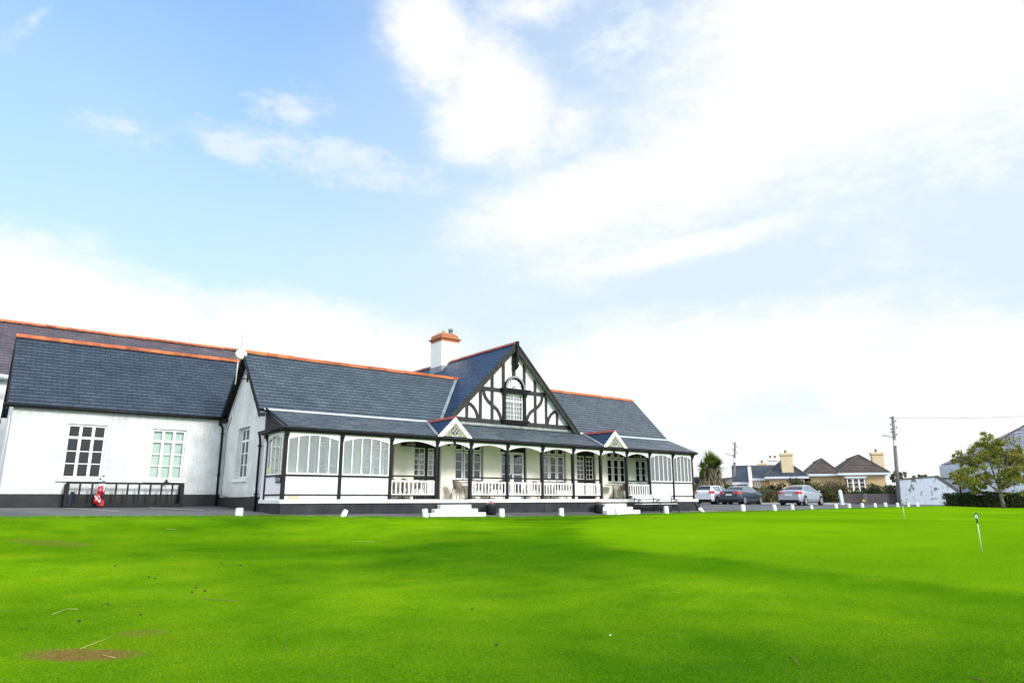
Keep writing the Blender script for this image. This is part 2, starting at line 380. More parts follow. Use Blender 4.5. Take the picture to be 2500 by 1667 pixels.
# ------------------------------------------------------------------ terrain
def interp(x, tab):
    if x <= tab[0][0]: return tab[0][1]
    for (a, p), (b, q) in zip(tab, tab[1:]):
        if x <= b: t = (x-a)/(b-a); return p+(q-p)*t
    return tab[-1][1]
EDGE = [(-10, -.36), (0, -.40), (6.4, -.46), (9.7, -.54), (13, -.61), (16, -.65), (22, -.67), (28, -.62), (35, -.61), (41, -.56), (53, -.50), (80, -.5)]
def ss(t): t = max(0, min(1, t)); return t*t*(3-2*t)
def lawn_edge_y(x): return 21.15+.10*math.sin(x*1.7)+.06*math.sin(x*4.1+1)
def H(x, y):
    e = interp(x, EDGE)
    if y < 21.5:
        d = math.hypot(x, y)
        L_ = -1.30+.64*ss((d-2)/24)
        w = ss((y-15)/6.3) if x < 56 else ss((y-15)/6.3)*max(0, 1-(x-56)/8)
        z = L_*(1-w)+e*w
        z += .035*math.sin(x*.45+1)*math.cos(y*.5)*(1-w)*ss((d-6)/8)
        z += -.07*math.exp(-((x-12.2)**2/2.2+(y-9.6)**2/1.2)) + .05*math.exp(-((x-20)**2/30+(y-11)**2/5))
        return z
    b = interp(x, [(8, -.43), (30, -.54), (60, -.48)]); c = interp(x, [(8, -.21), (30, -.39), (50, -.38)]); 
    return interp(y, [(21.5, e-.03), (23, b), (30, c), (46, -.30)])
def gv(px, v):                                 # ground point under image column px at forward distance v
    p = atv(px, 1219, v); q = w2(p.x, p.y); return Vector((p.x, p.y, H(q.x, q.y)))
def hitground(px, py):
    d = ray(px, py); t0 = .002; t = t0
    while t < 200/1667:
        p = d*t
        if p.z < H(p.x, p.y): return Vector((p.x, p.y, H(p.x, p.y)))
        t *= 1.002
    return d*t

def ground():
    # lawn
    m = bpy.data.materials.new('mown_grass'); nt, N, L, b = nodes(m); tc = N.new('ShaderNodeTexCoord').outputs['Object']
    big = noise_n(N, L, tc, .13, 3, .5); med = noise_n(N, L, tc, .9, 6, .6); fine = noise_n(N, L, tc, 55, 4, .7); fine2 = noise_n(N, L, tc, 11, 6, .7)
    g1 = (.054, .165, .003); g2 = (.158, .330, .004)
    c = ramp(N, L, big, [(.36, g1), (.60, g2)])
    c = mixc(N, L, 1.0, c, ramp(N, L, med, [(.32, (.70, .80, .8)), (.5, (.98, 1, 1)), (.68, (1.34, 1.10, 1.3))]), 'MULTIPLY')
    c = mixc(N, L, ramp(N, L, fine2, [(.56, (0, 0, 0)), (.78, (.42, .42, .42))]), c, (.24, .31, .012))
    c = mixc(N, L, 1.0, c, ramp(N, L, fine, [(.30, (.45, .52, .5)), (.5, (1, 1, 1)), (.70, (1.6, 1.42, 1.3))]), 'MULTIPLY')
    pos = N.new('ShaderNodeNewGeometry').outputs['Position']
    def mth(op, a, b_=None, c_=None):
        n = N.new('ShaderNodeMath'); n.operation = op
        for i, x in enumerate((a, b_, c_)):
            if x is None: continue
            if isinstance(x, (int, float)): n.inputs[i].default_value = x
            else: L.new(x, n.inputs[i])
        return n.outputs[0]
    sp = N.new('ShaderNodeSeparateXYZ'); L.new(pos, sp.inputs[0]); X, Y = sp.outputs[0], sp.outputs[1]
    def ell(cx, cy, rx, ry, rot, lo, hi, warp=.25):
        cs, sn = math.cos(R(rot)), math.sin(R(rot)); dx = mth('SUBTRACT', X, cx); dy = mth('SUBTRACT', Y, cy)
        u = mth('ADD', mth('MULTIPLY', dx, cs/rx), mth('MULTIPLY', dy, sn/rx)); v = mth('ADD', mth('MULTIPLY', dx, -sn/ry), mth('MULTIPLY', dy, cs/ry))
        r = mth('SQRT', mth('ADD', mth('MULTIPLY', u, u), mth('MULTIPLY', v, v)))
        r = mth('ADD', r, mth('MULTIPLY', mth('SUBTRACT', med, .5), warp))
        n = N.new('ShaderNodeMapRange'); n.interpolation_type = 'SMOOTHSTEP'; L.new(r, n.inputs[0]); n.inputs[1].default_value = hi; n.inputs[2].default_value = lo; return n.outputs[0]
    # darker band of grass along the edge of the finer putting green
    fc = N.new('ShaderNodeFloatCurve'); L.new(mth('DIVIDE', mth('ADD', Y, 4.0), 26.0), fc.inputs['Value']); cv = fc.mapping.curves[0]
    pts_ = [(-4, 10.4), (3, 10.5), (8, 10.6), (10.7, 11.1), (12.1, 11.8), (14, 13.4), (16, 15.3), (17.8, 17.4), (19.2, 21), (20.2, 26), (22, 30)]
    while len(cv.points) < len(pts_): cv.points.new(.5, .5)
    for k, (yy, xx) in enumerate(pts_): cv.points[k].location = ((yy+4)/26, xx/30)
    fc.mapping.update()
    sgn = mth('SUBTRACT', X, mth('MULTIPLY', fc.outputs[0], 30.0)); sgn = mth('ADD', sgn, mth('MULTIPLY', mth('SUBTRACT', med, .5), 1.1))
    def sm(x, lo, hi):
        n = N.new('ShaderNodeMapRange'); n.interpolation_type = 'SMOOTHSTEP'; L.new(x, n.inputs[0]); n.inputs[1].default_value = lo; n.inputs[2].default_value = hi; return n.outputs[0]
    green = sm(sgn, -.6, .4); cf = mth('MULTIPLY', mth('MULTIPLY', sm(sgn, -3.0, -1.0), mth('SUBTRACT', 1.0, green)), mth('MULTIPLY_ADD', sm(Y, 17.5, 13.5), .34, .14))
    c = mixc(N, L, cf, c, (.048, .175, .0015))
    c = mixc(N, L, mth('MULTIPLY', green, .6), c, (.158, .340, .003))
    # rough bank along the path
    bank = N.new('ShaderNodeMapRange'); L.new(Y, bank.inputs[0]); bank.inputs[1].default_value = 19.2; bank.inputs[2].default_value = 20.6
    c = mixc(N, L, mth('MULTIPLY', bank.outputs[0], .6), c, mixc(N, L, ramp(N, L, fine2, [(.45, (0, 0, 0)), (.6, (1, 1, 1))]), (.045, .17, .004), (.17, .28, .02)))
    # worn earth patches
    hp = hitground(200, 1597); hq = hitground(345, 1545); hr = hitground(115, 1325)
    for (h_, rx, ry, k) in ((hp, .56, .28, 1.0), (hq, .30, .22, .5), (hr, 1.0, .35, .35)):
        e = ell(h_.x, h_.y, rx, ry, -38, .60, 1.10, 1.6)
        e = mth('MULTIPLY', mth('MULTIPLY', e, k), ramp(N, L, noise_n(N, L, tc, 24, 5, .7), [(.3, (.4, .4, .4)), (.6, (1, 1, 1))]))
        c = mixc(N, L, e, c, ramp(N, L, noise_n(N, L, tc, 60, 4, .8), [(.35, (.10, .045, .015)), (.65, (.36, .20, .08))]))
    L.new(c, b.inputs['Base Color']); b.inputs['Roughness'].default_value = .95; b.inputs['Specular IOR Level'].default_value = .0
    a_ = bumpn(N, L, fine, .8, .02, b); a_ = bumpn(N, L, noise_n(N, L, tc, 130, 3, .8), .6, .01, b, a_); bumpn(N, L, fine2, .5, .04, b, a_)
    mb = MB(); xs = [-24+.0]; x = -24
    while x < 90: x += .55 if x < 45 else 1.5; xs.append(x)
    ys = []; y = -12
    while y < 19.5: ys.append(y); y += .55
    ys += [19.9, 20.3, 20.6, 20.9, 21.0]
    nx = len(xs); pts = []
    for y in ys:
        for x in xs: pts.append((x, y, H(x, y)+(.03*(y-19.5)/1.5 if y > 19.5 else 0)))
    for x in xs: yy = lawn_edge_y(x); pts.append((x, yy, H(x, yy)+.03))
    for x in xs: yy = lawn_edge_y(x)+.05; pts.append((x, yy, H(x, yy)-.06))
    fs = [(j*nx+i, j*nx+i+1, (j+1)*nx+i+1, (j+1)*nx+i) for j in range(len(ys)+1) for i in range(nx-1)]
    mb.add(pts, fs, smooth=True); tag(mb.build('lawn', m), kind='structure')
    # asphalt of the path and car park
    m = bpy.data.materials.new('asphalt'); nt, N, L, b = nodes(m); tc = N.new('ShaderNodeTexCoord').outputs['Object']
    c = ramp(N, L, noise_n(N, L, tc, .5, 6, .6), [(.3, (.060, .063, .070)), (.7, (.092, .094, .10))])
    c = mixc(N, L, 1.0, c, ramp(N, L, noise_n(N, L, tc, 90, 3, .7), [(.3, (.7, .7, .7)), (.7, (1.3, 1.3, 1.3))]), 'MULTIPLY')
    c = mixc(N, L, ramp(N, L, noise_n(N, L, tc, .22, 2), [(.45, (0, 0, 0)), (.55, (.35, .35, .35))]), c, (.17, .175, .185))
    L.new(c, b.inputs['Base Color']); b.inputs['Roughness'].default_value = .9; bumpn(N, L, noise_n(N, L, tc, 110, 3), .5, .01, b)
    mb = MB(); xs = [-40+i*2.0 for i in range(91)]; ys = [20.8, 21.49, 21.51, 22.2, 23, 25, 27, 30, 33, 36, 40, 46, 56, 70]
    pts = [(x, y, H(x, max(y, 21.51))-.012-(.06 if y < 21.5 else 0)) for y in ys for x in xs]; nx = len(xs)
    mb.add(pts, [(j*nx+i, j*nx+i+1, (j+1)*nx+i+1, (j+1)*nx+i) for j in range(len(ys)-1) for i in range(nx-1)], smooth=True)
    tag(mb.build('car_park', m), kind='structure')
    # far land
    far = pm('far_grassland', (.09, .15, .035), .95, var=.3, vs_=.03, bump=.2, bs_=.5)
    mb = MB(); mb.lathe([(0, -.9), (60, -.95), (400, -1.4), (3000, -2.)], (20, 20, -.6), 48); tag(mb.build('ground', far), kind='structure')
    # painted markings on the asphalt
    mk = pm('worn_road_paint', (.55, .56, .58), .8, var=.3, vs_=9, dirt=.4); yk = pm('worn_yellow_paint', (.62, .38, .07), .8, var=.3, vs_=9, dirt=.3)
    def strip(mb, x0, y0, x1, y1, w):
        a = Vector((x0, y0, 0)); b_ = Vector((x1, y1, 0)); n = int((b_-a).length/1.0)+1; s = (b_-a).normalized().cross(Vector((0, 0, 1)))*w/2
        for i in range(n):
            p = a.lerp(b_, i/n); q = a.lerp(b_, (i+1)/n)
            f = lambda v: (v.x, v.y, H(v.x, v.y)+.004)
            mb.quad(f(p-s), f(q-s), f(q+s), f(p+s))
    mb = MB()
    for x in (3.1, 5.75): strip(mb, x-.35, 29.0, x+.9, 26.2, .09)
    strip(mb, 31.5, 23.4, 44, 23.9, .10); strip(mb, 33, 26.6, 50, 26.4, .10); strip(mb, 45, 23.2, 62, 22.6, .10)
    tag(mb.build('parking_lines', mk), kind='structure')
    mb = MB(); strip(mb, 8.9, 22.35, 10.9, 21.62, .16); strip(mb, 28.8, 22.4, 40, 22.0, .12)
    tag(mb.build('yellow_line', yk), kind='structure')
ground()

# ================================================================== CLUBHOUSE
CH_ = empty('clubhouse', (8.19, 23.0, -.43), 'long white clubhouse with slate roofs, black posted veranda and half timbered gable', 'clubhouse')
YW = 25.1; YV = 23.0; XL = 8.19; XR = 30.5

def muntin_window(parent, name, x0, x1, z0, z1, Y, cols, rows, frame=.07, bar=.03, fm=None, transom=None, axis='y', back='room', mull=None, glassm=None, trows=1, curtain_d=.12):
    """white window: frame mesh + panes + what is seen behind"""
    fm = fm or M['white']
    P = (lambda mb, a0, a1, y0, y1, c0, c1, m=0: mb.box(a0, a1, y0, y1, c0, c1, m)) if axis == 'y' else (lambda mb, a0, a1, y0, y1, c0, c1, m=0: mb.box(y0, y1, a0, a1, c0, c1, m))
    mb = MB(); fr = frame
    P(mb, x0, x1, Y-.03, Y+.04, z0, z0+fr*1.1); P(mb, x0, x1, Y-.03, Y+.04, z1-fr, z1)
    P(mb, x0, x0+fr, Y-.03, Y+.04, z0+fr*1.1, z1-fr); P(mb, x1-fr, x1, Y-.03, Y+.04, z0+fr*1.1, z1-fr)
    ix0, ix1, iz0, iz1 = x0+fr, x1-fr, z0+fr*1.1, z1-fr
    mw = mull if mull is not None else .08
    cw = (ix1-ix0-(cols-1)*mw)/cols
    xs = [ix0+i*(cw+mw) for i in range(cols)]
    for i in range(1, cols): P(mb, xs[i]-mw, xs[i], Y-.024, Y+.035, iz0, iz1)
    zt = transom if transom else iz1
    if transom:
        for x in xs: P(mb, x, x+cw, Y-.021, Y+.03, zt, zt+.09)
    for x in xs:
        sub = bar
        for r in range(1, rows):
            z = iz0+(zt-iz0)*r/rows; P(mb, x, x+cw, Y-.012, Y+.02, z-sub/2, z+sub/2)
        if transom:
            for r in range(1, trows):
                z = zt+.09+(iz1-zt-.09)*r/trows; P(mb, x, x+cw, Y-.012, Y+.02, z-sub/2, z+sub/2)
    w = mb.build(name, fm, parent, bevel=.004)
    g = MB(); P(g, ix0, ix1, Y+.004, Y+.008, iz0, iz1)
    g.build('pane', glassm or M['glass'], w)
    bk = MB()
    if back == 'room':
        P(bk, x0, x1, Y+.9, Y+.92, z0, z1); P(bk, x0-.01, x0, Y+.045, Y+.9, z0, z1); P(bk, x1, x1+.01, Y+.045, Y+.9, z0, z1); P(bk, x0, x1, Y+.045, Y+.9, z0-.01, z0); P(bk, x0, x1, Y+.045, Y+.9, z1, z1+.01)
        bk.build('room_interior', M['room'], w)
    else:
        n = 26 if back == 'curtain' else 1
        yy = Y+curtain_d
        if back == 'curtain':
            for i in range(n):
                a = x0+(x1-x0)*i/n; b = x0+(x1-x0)*(i+1)/n; da = .03*math.sin(i*1.9); db = .03*math.sin((i+1)*1.9)
                q = [(a, yy+da, z0), (b, yy+db, z0), (b, yy+db, z1), (a, yy+da, z1)]
                if axis == 'x': q = [(p[1], p[0], p[2]) for p in q]
                bk.quad(*q)
        else: P(bk, x0, x1, yy, yy+.02, z0, z1)
        bk.build(back, M[back], w)
    return w

def clubhouse():
    C = CH_
    # ---------------- walls
    win_z0 = .82
    openings = []   # (x0,x1,kind)
    W3 = [(9.75, 11.2), (12.05, 13.48), (16.4, 17.94), (21.35, 22.90), (25.75, 27.25), (27.9, 29.35)]
    for a, b in W3: openings.append((a, b, .82, 2.66))
    D1 = (14.40, 15.71); D2 = (23.62, 24.92); D3 = (18.88, 20.42)
    for a, b in (D1, D2, D3): openings.append((a, b, .02, 2.40))
    mb = MB(); holed_wall(mb, XL, XR, .02, 3.24, YW, openings, .15)
    mb.build('front_wall', M['render'], C)
    # side wall (left gable) : X plane
    gw = (26.85, 28.3, .82, 2.79)
    mb = MB(); holed_wall(mb, YW, 30.1, .12, 3.2, XL, [gw], .22, axis='x')
    rz = 5.72; my = 27.6
    mb.add([(XL, YW, 3.2), (XL, 30.1, 3.2), (XL, my, rz)], [(0, 2, 1)])
    mb.quad((XL, YW, .12), (XL, YW, 3.2), (XL+.02, YW+.0, 3.2), (XL+.02, YW, .12))
    mb.box(XL, XR, 30.2, 30.3, -.4, 3.2)
    mb.add([(XR, YW, -.5), (XR, 30.3, -.5), (XR, 30.3, 3.2), (XR, my, rz), (XR, YW, 3.2)], [(0, 1, 2, 3, 4)])
    mb.build('gable_wall', M['roughcast'], C)
    # left wing walls
    W1 = (2.60, 3.87, .80, 2.80); W2 = (5.44, 6.68, .80, 2.78)
    mb = MB(); holed_wall(mb, .87, XL, .24, 3.42, 30.1, [W1, W2], .12)
    mb.quad((.87, 30.1, .24), (.87, 30.1, 3.42), (.87, 35.5, 3.42), (.87, 35.5, .24)); mb.tri((.87, 30.1, 3.42), (.87, 32.8, 6.3), (.87, 35.5, 3.42))
    mb.box(.87, 12, 35.5, 35.6, -.3, 3.42)
    mb.build('wing_wall', M['roughcast'], C)
    mb = MB(); mb.box(.845, XL-.001, 30.07, 30.2, -.5, .25); mb.box(.845, .95, 30.2, 35.5, -.5, .247)
    mb.box(XL-.025, XL+.1, 25.1, 30.07, -.6, .135)
    mb.build('black_plinth', M['plinth_black'], C)
    # ---------------- windows
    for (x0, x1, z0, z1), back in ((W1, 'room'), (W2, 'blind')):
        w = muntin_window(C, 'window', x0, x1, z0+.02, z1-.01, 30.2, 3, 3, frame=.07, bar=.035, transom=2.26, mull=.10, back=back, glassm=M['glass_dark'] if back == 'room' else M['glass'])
        s = MB(); s.box(x0-.14, x1+.14, 30.0, 30.19, z0-.10, z0); s.build('sill', M['white_old'], w, bevel=.01)
    w = muntin_window(C, 'window', gw[0]+.02, gw[1]-.02, gw[2]+.02, gw[3]-.02, XL+.18, 3, 3, frame=.07, bar=.035, transom=2.24, mull=.08, axis='x', back='curtain')
    s = MB(); s.box(XL-.06, XL+.17, gw[0]-.12, gw[1]+.12, gw[2]-.13, gw[2]); s.build('sill', M['white_old'], w, bevel=.01)
    # veranda windows: three white casements set in a thin black frame
    for i, (a, b) in enumerate(W3):
        fm = MB(); Y = YW+.13; fx0, fx1 = a+.02, b-.02
        n = 3; g = .035; cw = (fx1-fx0-(n+1)*g)/n
        # black outer frame and dividers
        fm.box(fx0, fx1, Y-.01, Y+.05, .825, .86); fm.box(fx0, fx1, Y-.01, Y+.05, 2.08, 2.11); fm.box(fx0, fx1, Y-.01, Y+.05, 2.62, 2.65)
        for k in range(n+1): fm.box(fx0+k*(cw+g), fx0+k*(cw+g)+g, Y-.012, Y+.05, .86, 2.62)
        w = fm.build('window', M['black'], C)
        cs = MB(); gl = MB(); 
        for k in range(n):
            c0 = fx0+g+k*(cw+g); c1 = c0+cw; f = .075
            for (z0, z1, rows) in ((.86, 2.08, 3), (2.11, 2.62, 1)):
                cs.box(c0, c1, Y-.03, Y+.03, z0, z0+f); cs.box(c0, c1, Y-.03, Y+.03, z1-f, z1); cs.box(c0, c0+f, Y-.03, Y+.03, z0+f, z1-f); cs.box(c1-f, c1, Y-.03, Y+.03, z0+f, z1-f)
                for r in range(1, rows):
                    z = z0+f+(z1-z0-2*f)*r/rows; cs.box(c0+f, c1-f, Y-.015, Y+.015, z-.014, z+.014)
                gl.box(c0+f, c1-f, Y+.0, Y+.004, z0+f, z1-f)
        cs.build('casements', M['white'], w, bevel=.003); gl.build('pane', M['glass_dark'] if i in (2, 3) else M['glass'], w)
        r = MB()
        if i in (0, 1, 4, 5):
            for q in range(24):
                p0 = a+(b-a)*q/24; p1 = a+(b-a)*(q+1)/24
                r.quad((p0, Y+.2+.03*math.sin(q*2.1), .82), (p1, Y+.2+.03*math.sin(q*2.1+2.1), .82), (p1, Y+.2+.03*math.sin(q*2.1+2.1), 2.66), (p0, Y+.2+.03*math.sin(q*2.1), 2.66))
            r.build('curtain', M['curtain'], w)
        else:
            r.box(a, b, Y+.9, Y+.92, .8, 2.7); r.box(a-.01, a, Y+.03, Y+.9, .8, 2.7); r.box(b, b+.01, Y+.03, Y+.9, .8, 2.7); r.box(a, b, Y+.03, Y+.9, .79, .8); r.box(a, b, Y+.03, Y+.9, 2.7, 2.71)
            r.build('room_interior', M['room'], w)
        s = MB(); s.box(a-.08, b+.08, YW-.06, YW+.12, .74, .82); s.build('sill', M['white_old'], w, bevel=.008)
    # black french doors
    for a, b in (D1, D2):
        Y = YW+.13; fr = MB(); mid = (a+b)/2; lw = (b-a-.12-.16)/2; s = .06
        fr.box(a, b, Y-.02, Y+.05, 2.14, 2.40); fr.box(a, a+s, Y-.02, Y+.05, .02, 2.14); fr.box(b-s-.04, b, Y-.02, Y+.05, .02, 2.14); fr.box(mid-.07, mid+.07, Y-.03, Y+.05, .02, 2.14)
        fr.box(a+s, mid-.07, Y-.025, Y+.04, .83, .99); fr.box(mid+.07, b-s-.04, Y-.025, Y+.04, .83, .99)
        fr.box(a+s, mid-.07, Y-.025, Y+.04, .02, .24); fr.box(mid+.07, b-s-.04, Y-.025, Y+.04, .02, .24)
        d = fr.build('door', M['black'], C, bevel=.004)
        g = MB(); wgl = MB(); pn = MB()
        for (l0, l1) in ((a+s, mid-.07), (mid+.07, b-s-.04)):
            z0, z1 = .99, 2.14; f = .035
            g.box(l0, l1, Y-.02, Y+.03, z0, z0+f); g.box(l0, l1, Y-.02, Y+.03, z1-f, z1); g.box(l0, l0+f, Y-.02, Y+.03, z0+f, z1-f); g.box(l1-f, l1, Y-.02, Y+.03, z0+f, z1-f)
            g.box((l0+l1)/2-.014, (l0+l1)/2+.014, Y-.012, Y+.012, z0+f, z1-f)
            for r_ in range(1, 5): z = z0+f+(z1-z0-2*f)*r_/5; g.box(l0+f, l1-f, Y-.016, Y+.010, z-.013, z+.013)
            wgl.box(l0+f, l1-f, Y, Y+.004, z0+f, z1-f); pn.box(l0, l1, Y-.008, Y+.02, .24, .83)
        g.build('glazing_bars', M['white'], d); wgl.build('pane', M['glass'], d); pn.build('lower_panel', M['white'], d)
        q = MB()
        for k in range(20):
            p0 = a+(b-a)*k/20; p1 = a+(b-a)*(k+1)/20; q.quad((p0, Y+.16+.03*math.sin(k*2.2), .9), (p1, Y+.16+.03*math.sin(k*2.2+2.2), .9), (p1, Y+.16+.03*math.sin(k*2.2+2.2), 2.3), (p0, Y+.16+.03*math.sin(k*2.2), 2.3))
        q.build('curtain', M['curtain'], d)
    # white glazed double door in a black frame
    a, b = D3; Y = YW+.13; fr = MB(); fr.box(a, b, Y-.02, Y+.05, 2.16, 2.40); fr.box(b-.10, b, Y-.02, Y+.05, .02, 2.16); fr.box(a, a+.05, Y-.02, Y+.05, .02, 2.16)
    d = fr.build('door', M['black'], C); g = MB(); wgl = MB(); mid = (a+b-.05)/2
    for l0, l1 in ((a+.05, mid-.004), (mid+.004, b-.10)):
        s = .11; g.box(l0, l1, Y-.03, Y+.03, .02, .16); g.box(l0, l1, Y-.03, Y+.03, 2.05, 2.16); g.box(l0, l0+s, Y-.03, Y+.03, .16, 2.05); g.box(l1-s, l1, Y-.03, Y+.03, .16, 2.05)
        for z in (.30, .78, 1.15, 1.62): g.box(l0+s, l1-s, Y-.02, Y+.02, z-.025, z+.025)
        wgl.box(l0+s, l1-s, Y, Y+.005, .16, 2.05)
    g.build('leaf', M['white'], d, bevel=.004); wgl.build('pane', M['glass_dark'], d)
    hn = MB(); hn.box(mid-.09, mid-.06, Y-.09, Y-.03, .98, 1.14); hn.build('handle', M['black'], d)
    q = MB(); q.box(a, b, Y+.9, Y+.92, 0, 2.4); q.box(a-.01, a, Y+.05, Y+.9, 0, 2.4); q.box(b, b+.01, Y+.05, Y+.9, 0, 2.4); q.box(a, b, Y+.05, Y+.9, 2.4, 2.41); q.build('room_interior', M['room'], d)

    # ---------------- roofs
    s_m = (5.78-3.25)/(my-YW)
    mb = MB(); slates(mb, (7.92, YW, 3.25), (XR+.1, YW, 3.25), (XR+.1, my, 5.78), (7.92, my, 5.78), .2)
    slates(mb, (XR+.1, 30.3, 3.05), (7.92, 30.3, 3.05), (7.92, my, 5.78), (XR+.1, my, 5.78), .2)
    # boards under the overhangs
    for x0, x1 in ((7.92, XL+.1), (XR-.05, XR+.1)):
        mb.quad((x0, YW-.05, 3.15), (x0, my, 5.72), (x1, my, 5.72), (x1, YW-.05, 3.15), 1); mb.quad((x0, 30.3, 2.98), (x1, 30.3, 2.98), (x1, my, 5.72), (x0, my, 5.72), 1)
    mb.build('main_roof', [M['slate'], M['black']], C)
    mb = MB()
    for x in (7.90, XR+.09):
        for (ya, za, yb, zb) in ((YW-.12, 3.12, my, 5.80), (30.35, 2.98, my, 5.80)):
            mb = MB(); mb.prism([(x, ya, za-.20), (x, ya, za+.03), (x, yb, zb), (x, yb, zb-.24)], (.035, 0, 0))
            if x < 8 and ya < my: mb.box(7.89, 8.1, YW-.2, YW-.02, 2.98, 3.10)
            mb.build('bargeboard', M['black'], C)
    def ridge(mb, p, q, w=.13, seglen=.45):
        p, q = Vector(p), Vector(q); n = max(1, int((q-p).length/seglen)); d = (q-p).normalized(); s = d.cross(Vector((0, 0, 1))).normalized()
        for i in range(n):
            a = p.lerp(q, i/n)+d*.004; b = p.lerp(q, (i+1)/n)-d*.004; dz = Vector((0, 0, .012*random.random()))
            for side in (1, -1):
                mb.add([a+dz, b+dz, b+dz+s*side*w-Vector((0, 0, w*.95)), a+dz+s*side*w-Vector((0, 0, w*.95)), a+dz-Vector((0, 0, .03)), b+dz-Vector((0, 0, .03)), b+dz+s*side*w-Vector((0, 0, w*.95+.03)), a+dz+s*side*w-Vector((0, 0, w*.95+.03))],
                       [(0, 1, 2, 3), (3, 2, 6, 7), (0, 3, 7, 4), (1, 5, 6, 2)])
    mb = MB(); ridge(mb, (7.9, my, 5.88), (9.7, my, 5.86)); ridge(mb, (9.7, my, 5.845), (XR+.1, my, 5.835)); mb.build('ridge_tiles', M['terracotta'], C)
    # left wing roof
    mb = MB(); yr, zr = 32.8, 6.38; ye, ze = 29.92, 3.40
    slates(mb, (.68, ye, ze), (9.6, ye, ze), (9.6, yr, zr), (.68, yr, zr), .2); slates(mb, (9.6, 35.7, ze), (.68, 35.7, ze), (.68, yr, zr), (9.6, yr, zr), .2)
    mb.quad((.68, ye, ze-.06), (.68, yr, zr-.06), (.95, yr, zr-.06), (.95, ye, ze-.06), 1)
    mb.tri((9.6, ye, ze), (9.6, 35.7, ze), (9.6, yr, zr), 1)
    mb.build('wing_roof', [M['slate_wing'], M['black']], C)
    mb = MB(); mb.prism([(.655, ye, ze-.25), (.655, ye, ze+.02), (.655, yr, zr+.02), (.655, yr, zr-.25)], (.03, 0, 0)); mb.prism([(.655, 35.7, ze-.25), (.655, yr, zr-.25), (.655, yr, zr+.02), (.655, 35.7, ze+.02)], (.03, 0, 0))
    mb.build('bargeboard', M['black'], C)
    mb = MB(); ridge(mb, (.66, yr, zr+.09), (9.3, yr, zr+.09), .14, .48); mb.build('ridge_tiles', M['terracotta'], C)
    # ---------------- central gable wing
    gx = 19.62; az_ = 7.28; hs = 3.98; sl = (az_-3.18)/hs; yb0 = 24.85; yend = 37.0
    mb = MB(); slates(mb, (gx-hs-.1, yend, 3.08), (gx-hs-.1, yb0, 3.08), (gx, yb0, az_), (gx, yend, az_), .2)
    slates(mb, (gx+hs+.1, yb0, 3.08), (gx+hs+.1, yend, 3.08), (gx, yend, az_), (gx, yb0, az_), .2)
    mb.quad((gx-hs-.1, yb0, 3.0), (gx-hs-.1, YW+.05, 3.0), (gx, YW+.05, az_-.08), (gx, yb0, az_-.08), 1); mb.quad((gx+hs+.1, yb0, 3.0), (gx, yb0, az_-.08), (gx, YW+.05, az_-.08), (gx+hs+.1, YW+.05, 3.0), 1)
    mb.build('gable_roof', [M['slate_steep'], M['black']], C)
    mb = MB(); ridge(mb, (gx, yb0-.04, az_+.07), (gx, 30.6, az_+.07), .13); mb.build('ridge_tiles', M['red_tile'], C); mb = MB(); ridge(mb, (gx, 31.85, az_+.07), (gx, yend, az_+.07), .13); mb.build('ridge_tiles', M['red_tile'], C)
    # gable face (white panels)
    mb = MB(); fa = lambda x: az_-.1-sl*abs(x-gx)
    gwx0, gwx1, gwz0, gwz1 = 19.12, 20.18, 3.62, 4.84
    xs = [gx-3.75, gwx0, gx, gwx1, gx+3.75]
    mb.add([(xs[0], YW, 3.2), (gwx0, YW, 3.2), (gwx0, YW, fa(gwx0)), (xs[0], YW, fa(xs[0]))], [(0, 1, 2, 3)])
    mb.add([(gwx1, YW, 3.2), (xs[4], YW, 3.2), (xs[4], YW, fa(xs[4])), (gwx1, YW, fa(gwx1))], [(0, 1, 2, 3)])
    mb.add([(gwx0, YW, gwz1), (gwx1, YW, gwz1), (gwx1, YW, fa(gwx1)), (gx, YW, fa(gx)), (gwx0, YW, fa(gwx0))], [(0, 1, 2, 3, 4)])
    mb.add([(gwx0, YW, 3.2), (gwx1, YW, 3.2), (gwx1, YW, gwz0), (gwx0, YW, gwz0)], [(0, 1, 2, 3)])
    mb.build('gable_face', M['white_old'], C)
    muntin_window(C, 'window', gwx0, gwx1, gwz0, gwz1, YW+.02, 2, 4, frame=.05, bar=.022, transom=4.47, mull=.06, back='curtain', trows=2)
    # extra vertical bars
    vb = MB()
    for c0, c1 in ((gwx0+.05, 19.62), (19.68, gwx1-.05)):
        for k in (1, 2): x = c0+(c1-c0)*k/3; vb.box(x-.01, x+.01, YW+.004, YW+.03, 3.68, 4.79)
    vb.build('glazing_bars', M['white'], C)
    # timbering
    mb = MB(); cx = 19.65
    def stud(x0, x1, z0=3.58):
        zt = lambda x: az_-.30-sl*abs(x-gx)
        mb.prism([(x0, 25.065, z0), (x1, 25.065, z0), (x1, 25.065, zt(x1)), (x0, 25.065, zt(x0))], (0, .03, 0))
    for x0, x1 in ((18.30, 18.46), (17.65, 17.81), (16.92, 17.07), (20.87, 21.03), (21.56, 21.71), (22.26, 22.41)): stud(x0, x1)
    stud(18.94, 19.11, 5.0); stud(20.20, 20.36, 5.0)
    mb.box(19.55, 19.75, 25.064, 25.099, 5.65, 6.6)
    mb.box(gx-hs+.3, gx+hs-.3, 25.05, 25.099, 3.38, 3.58)
    mb.box(17.75, 18.99, 25.055, 25.099, 4.87, 5.05); mb.box(20.33, 21.6, 25.055, 25.099, 4.90, 5.08)
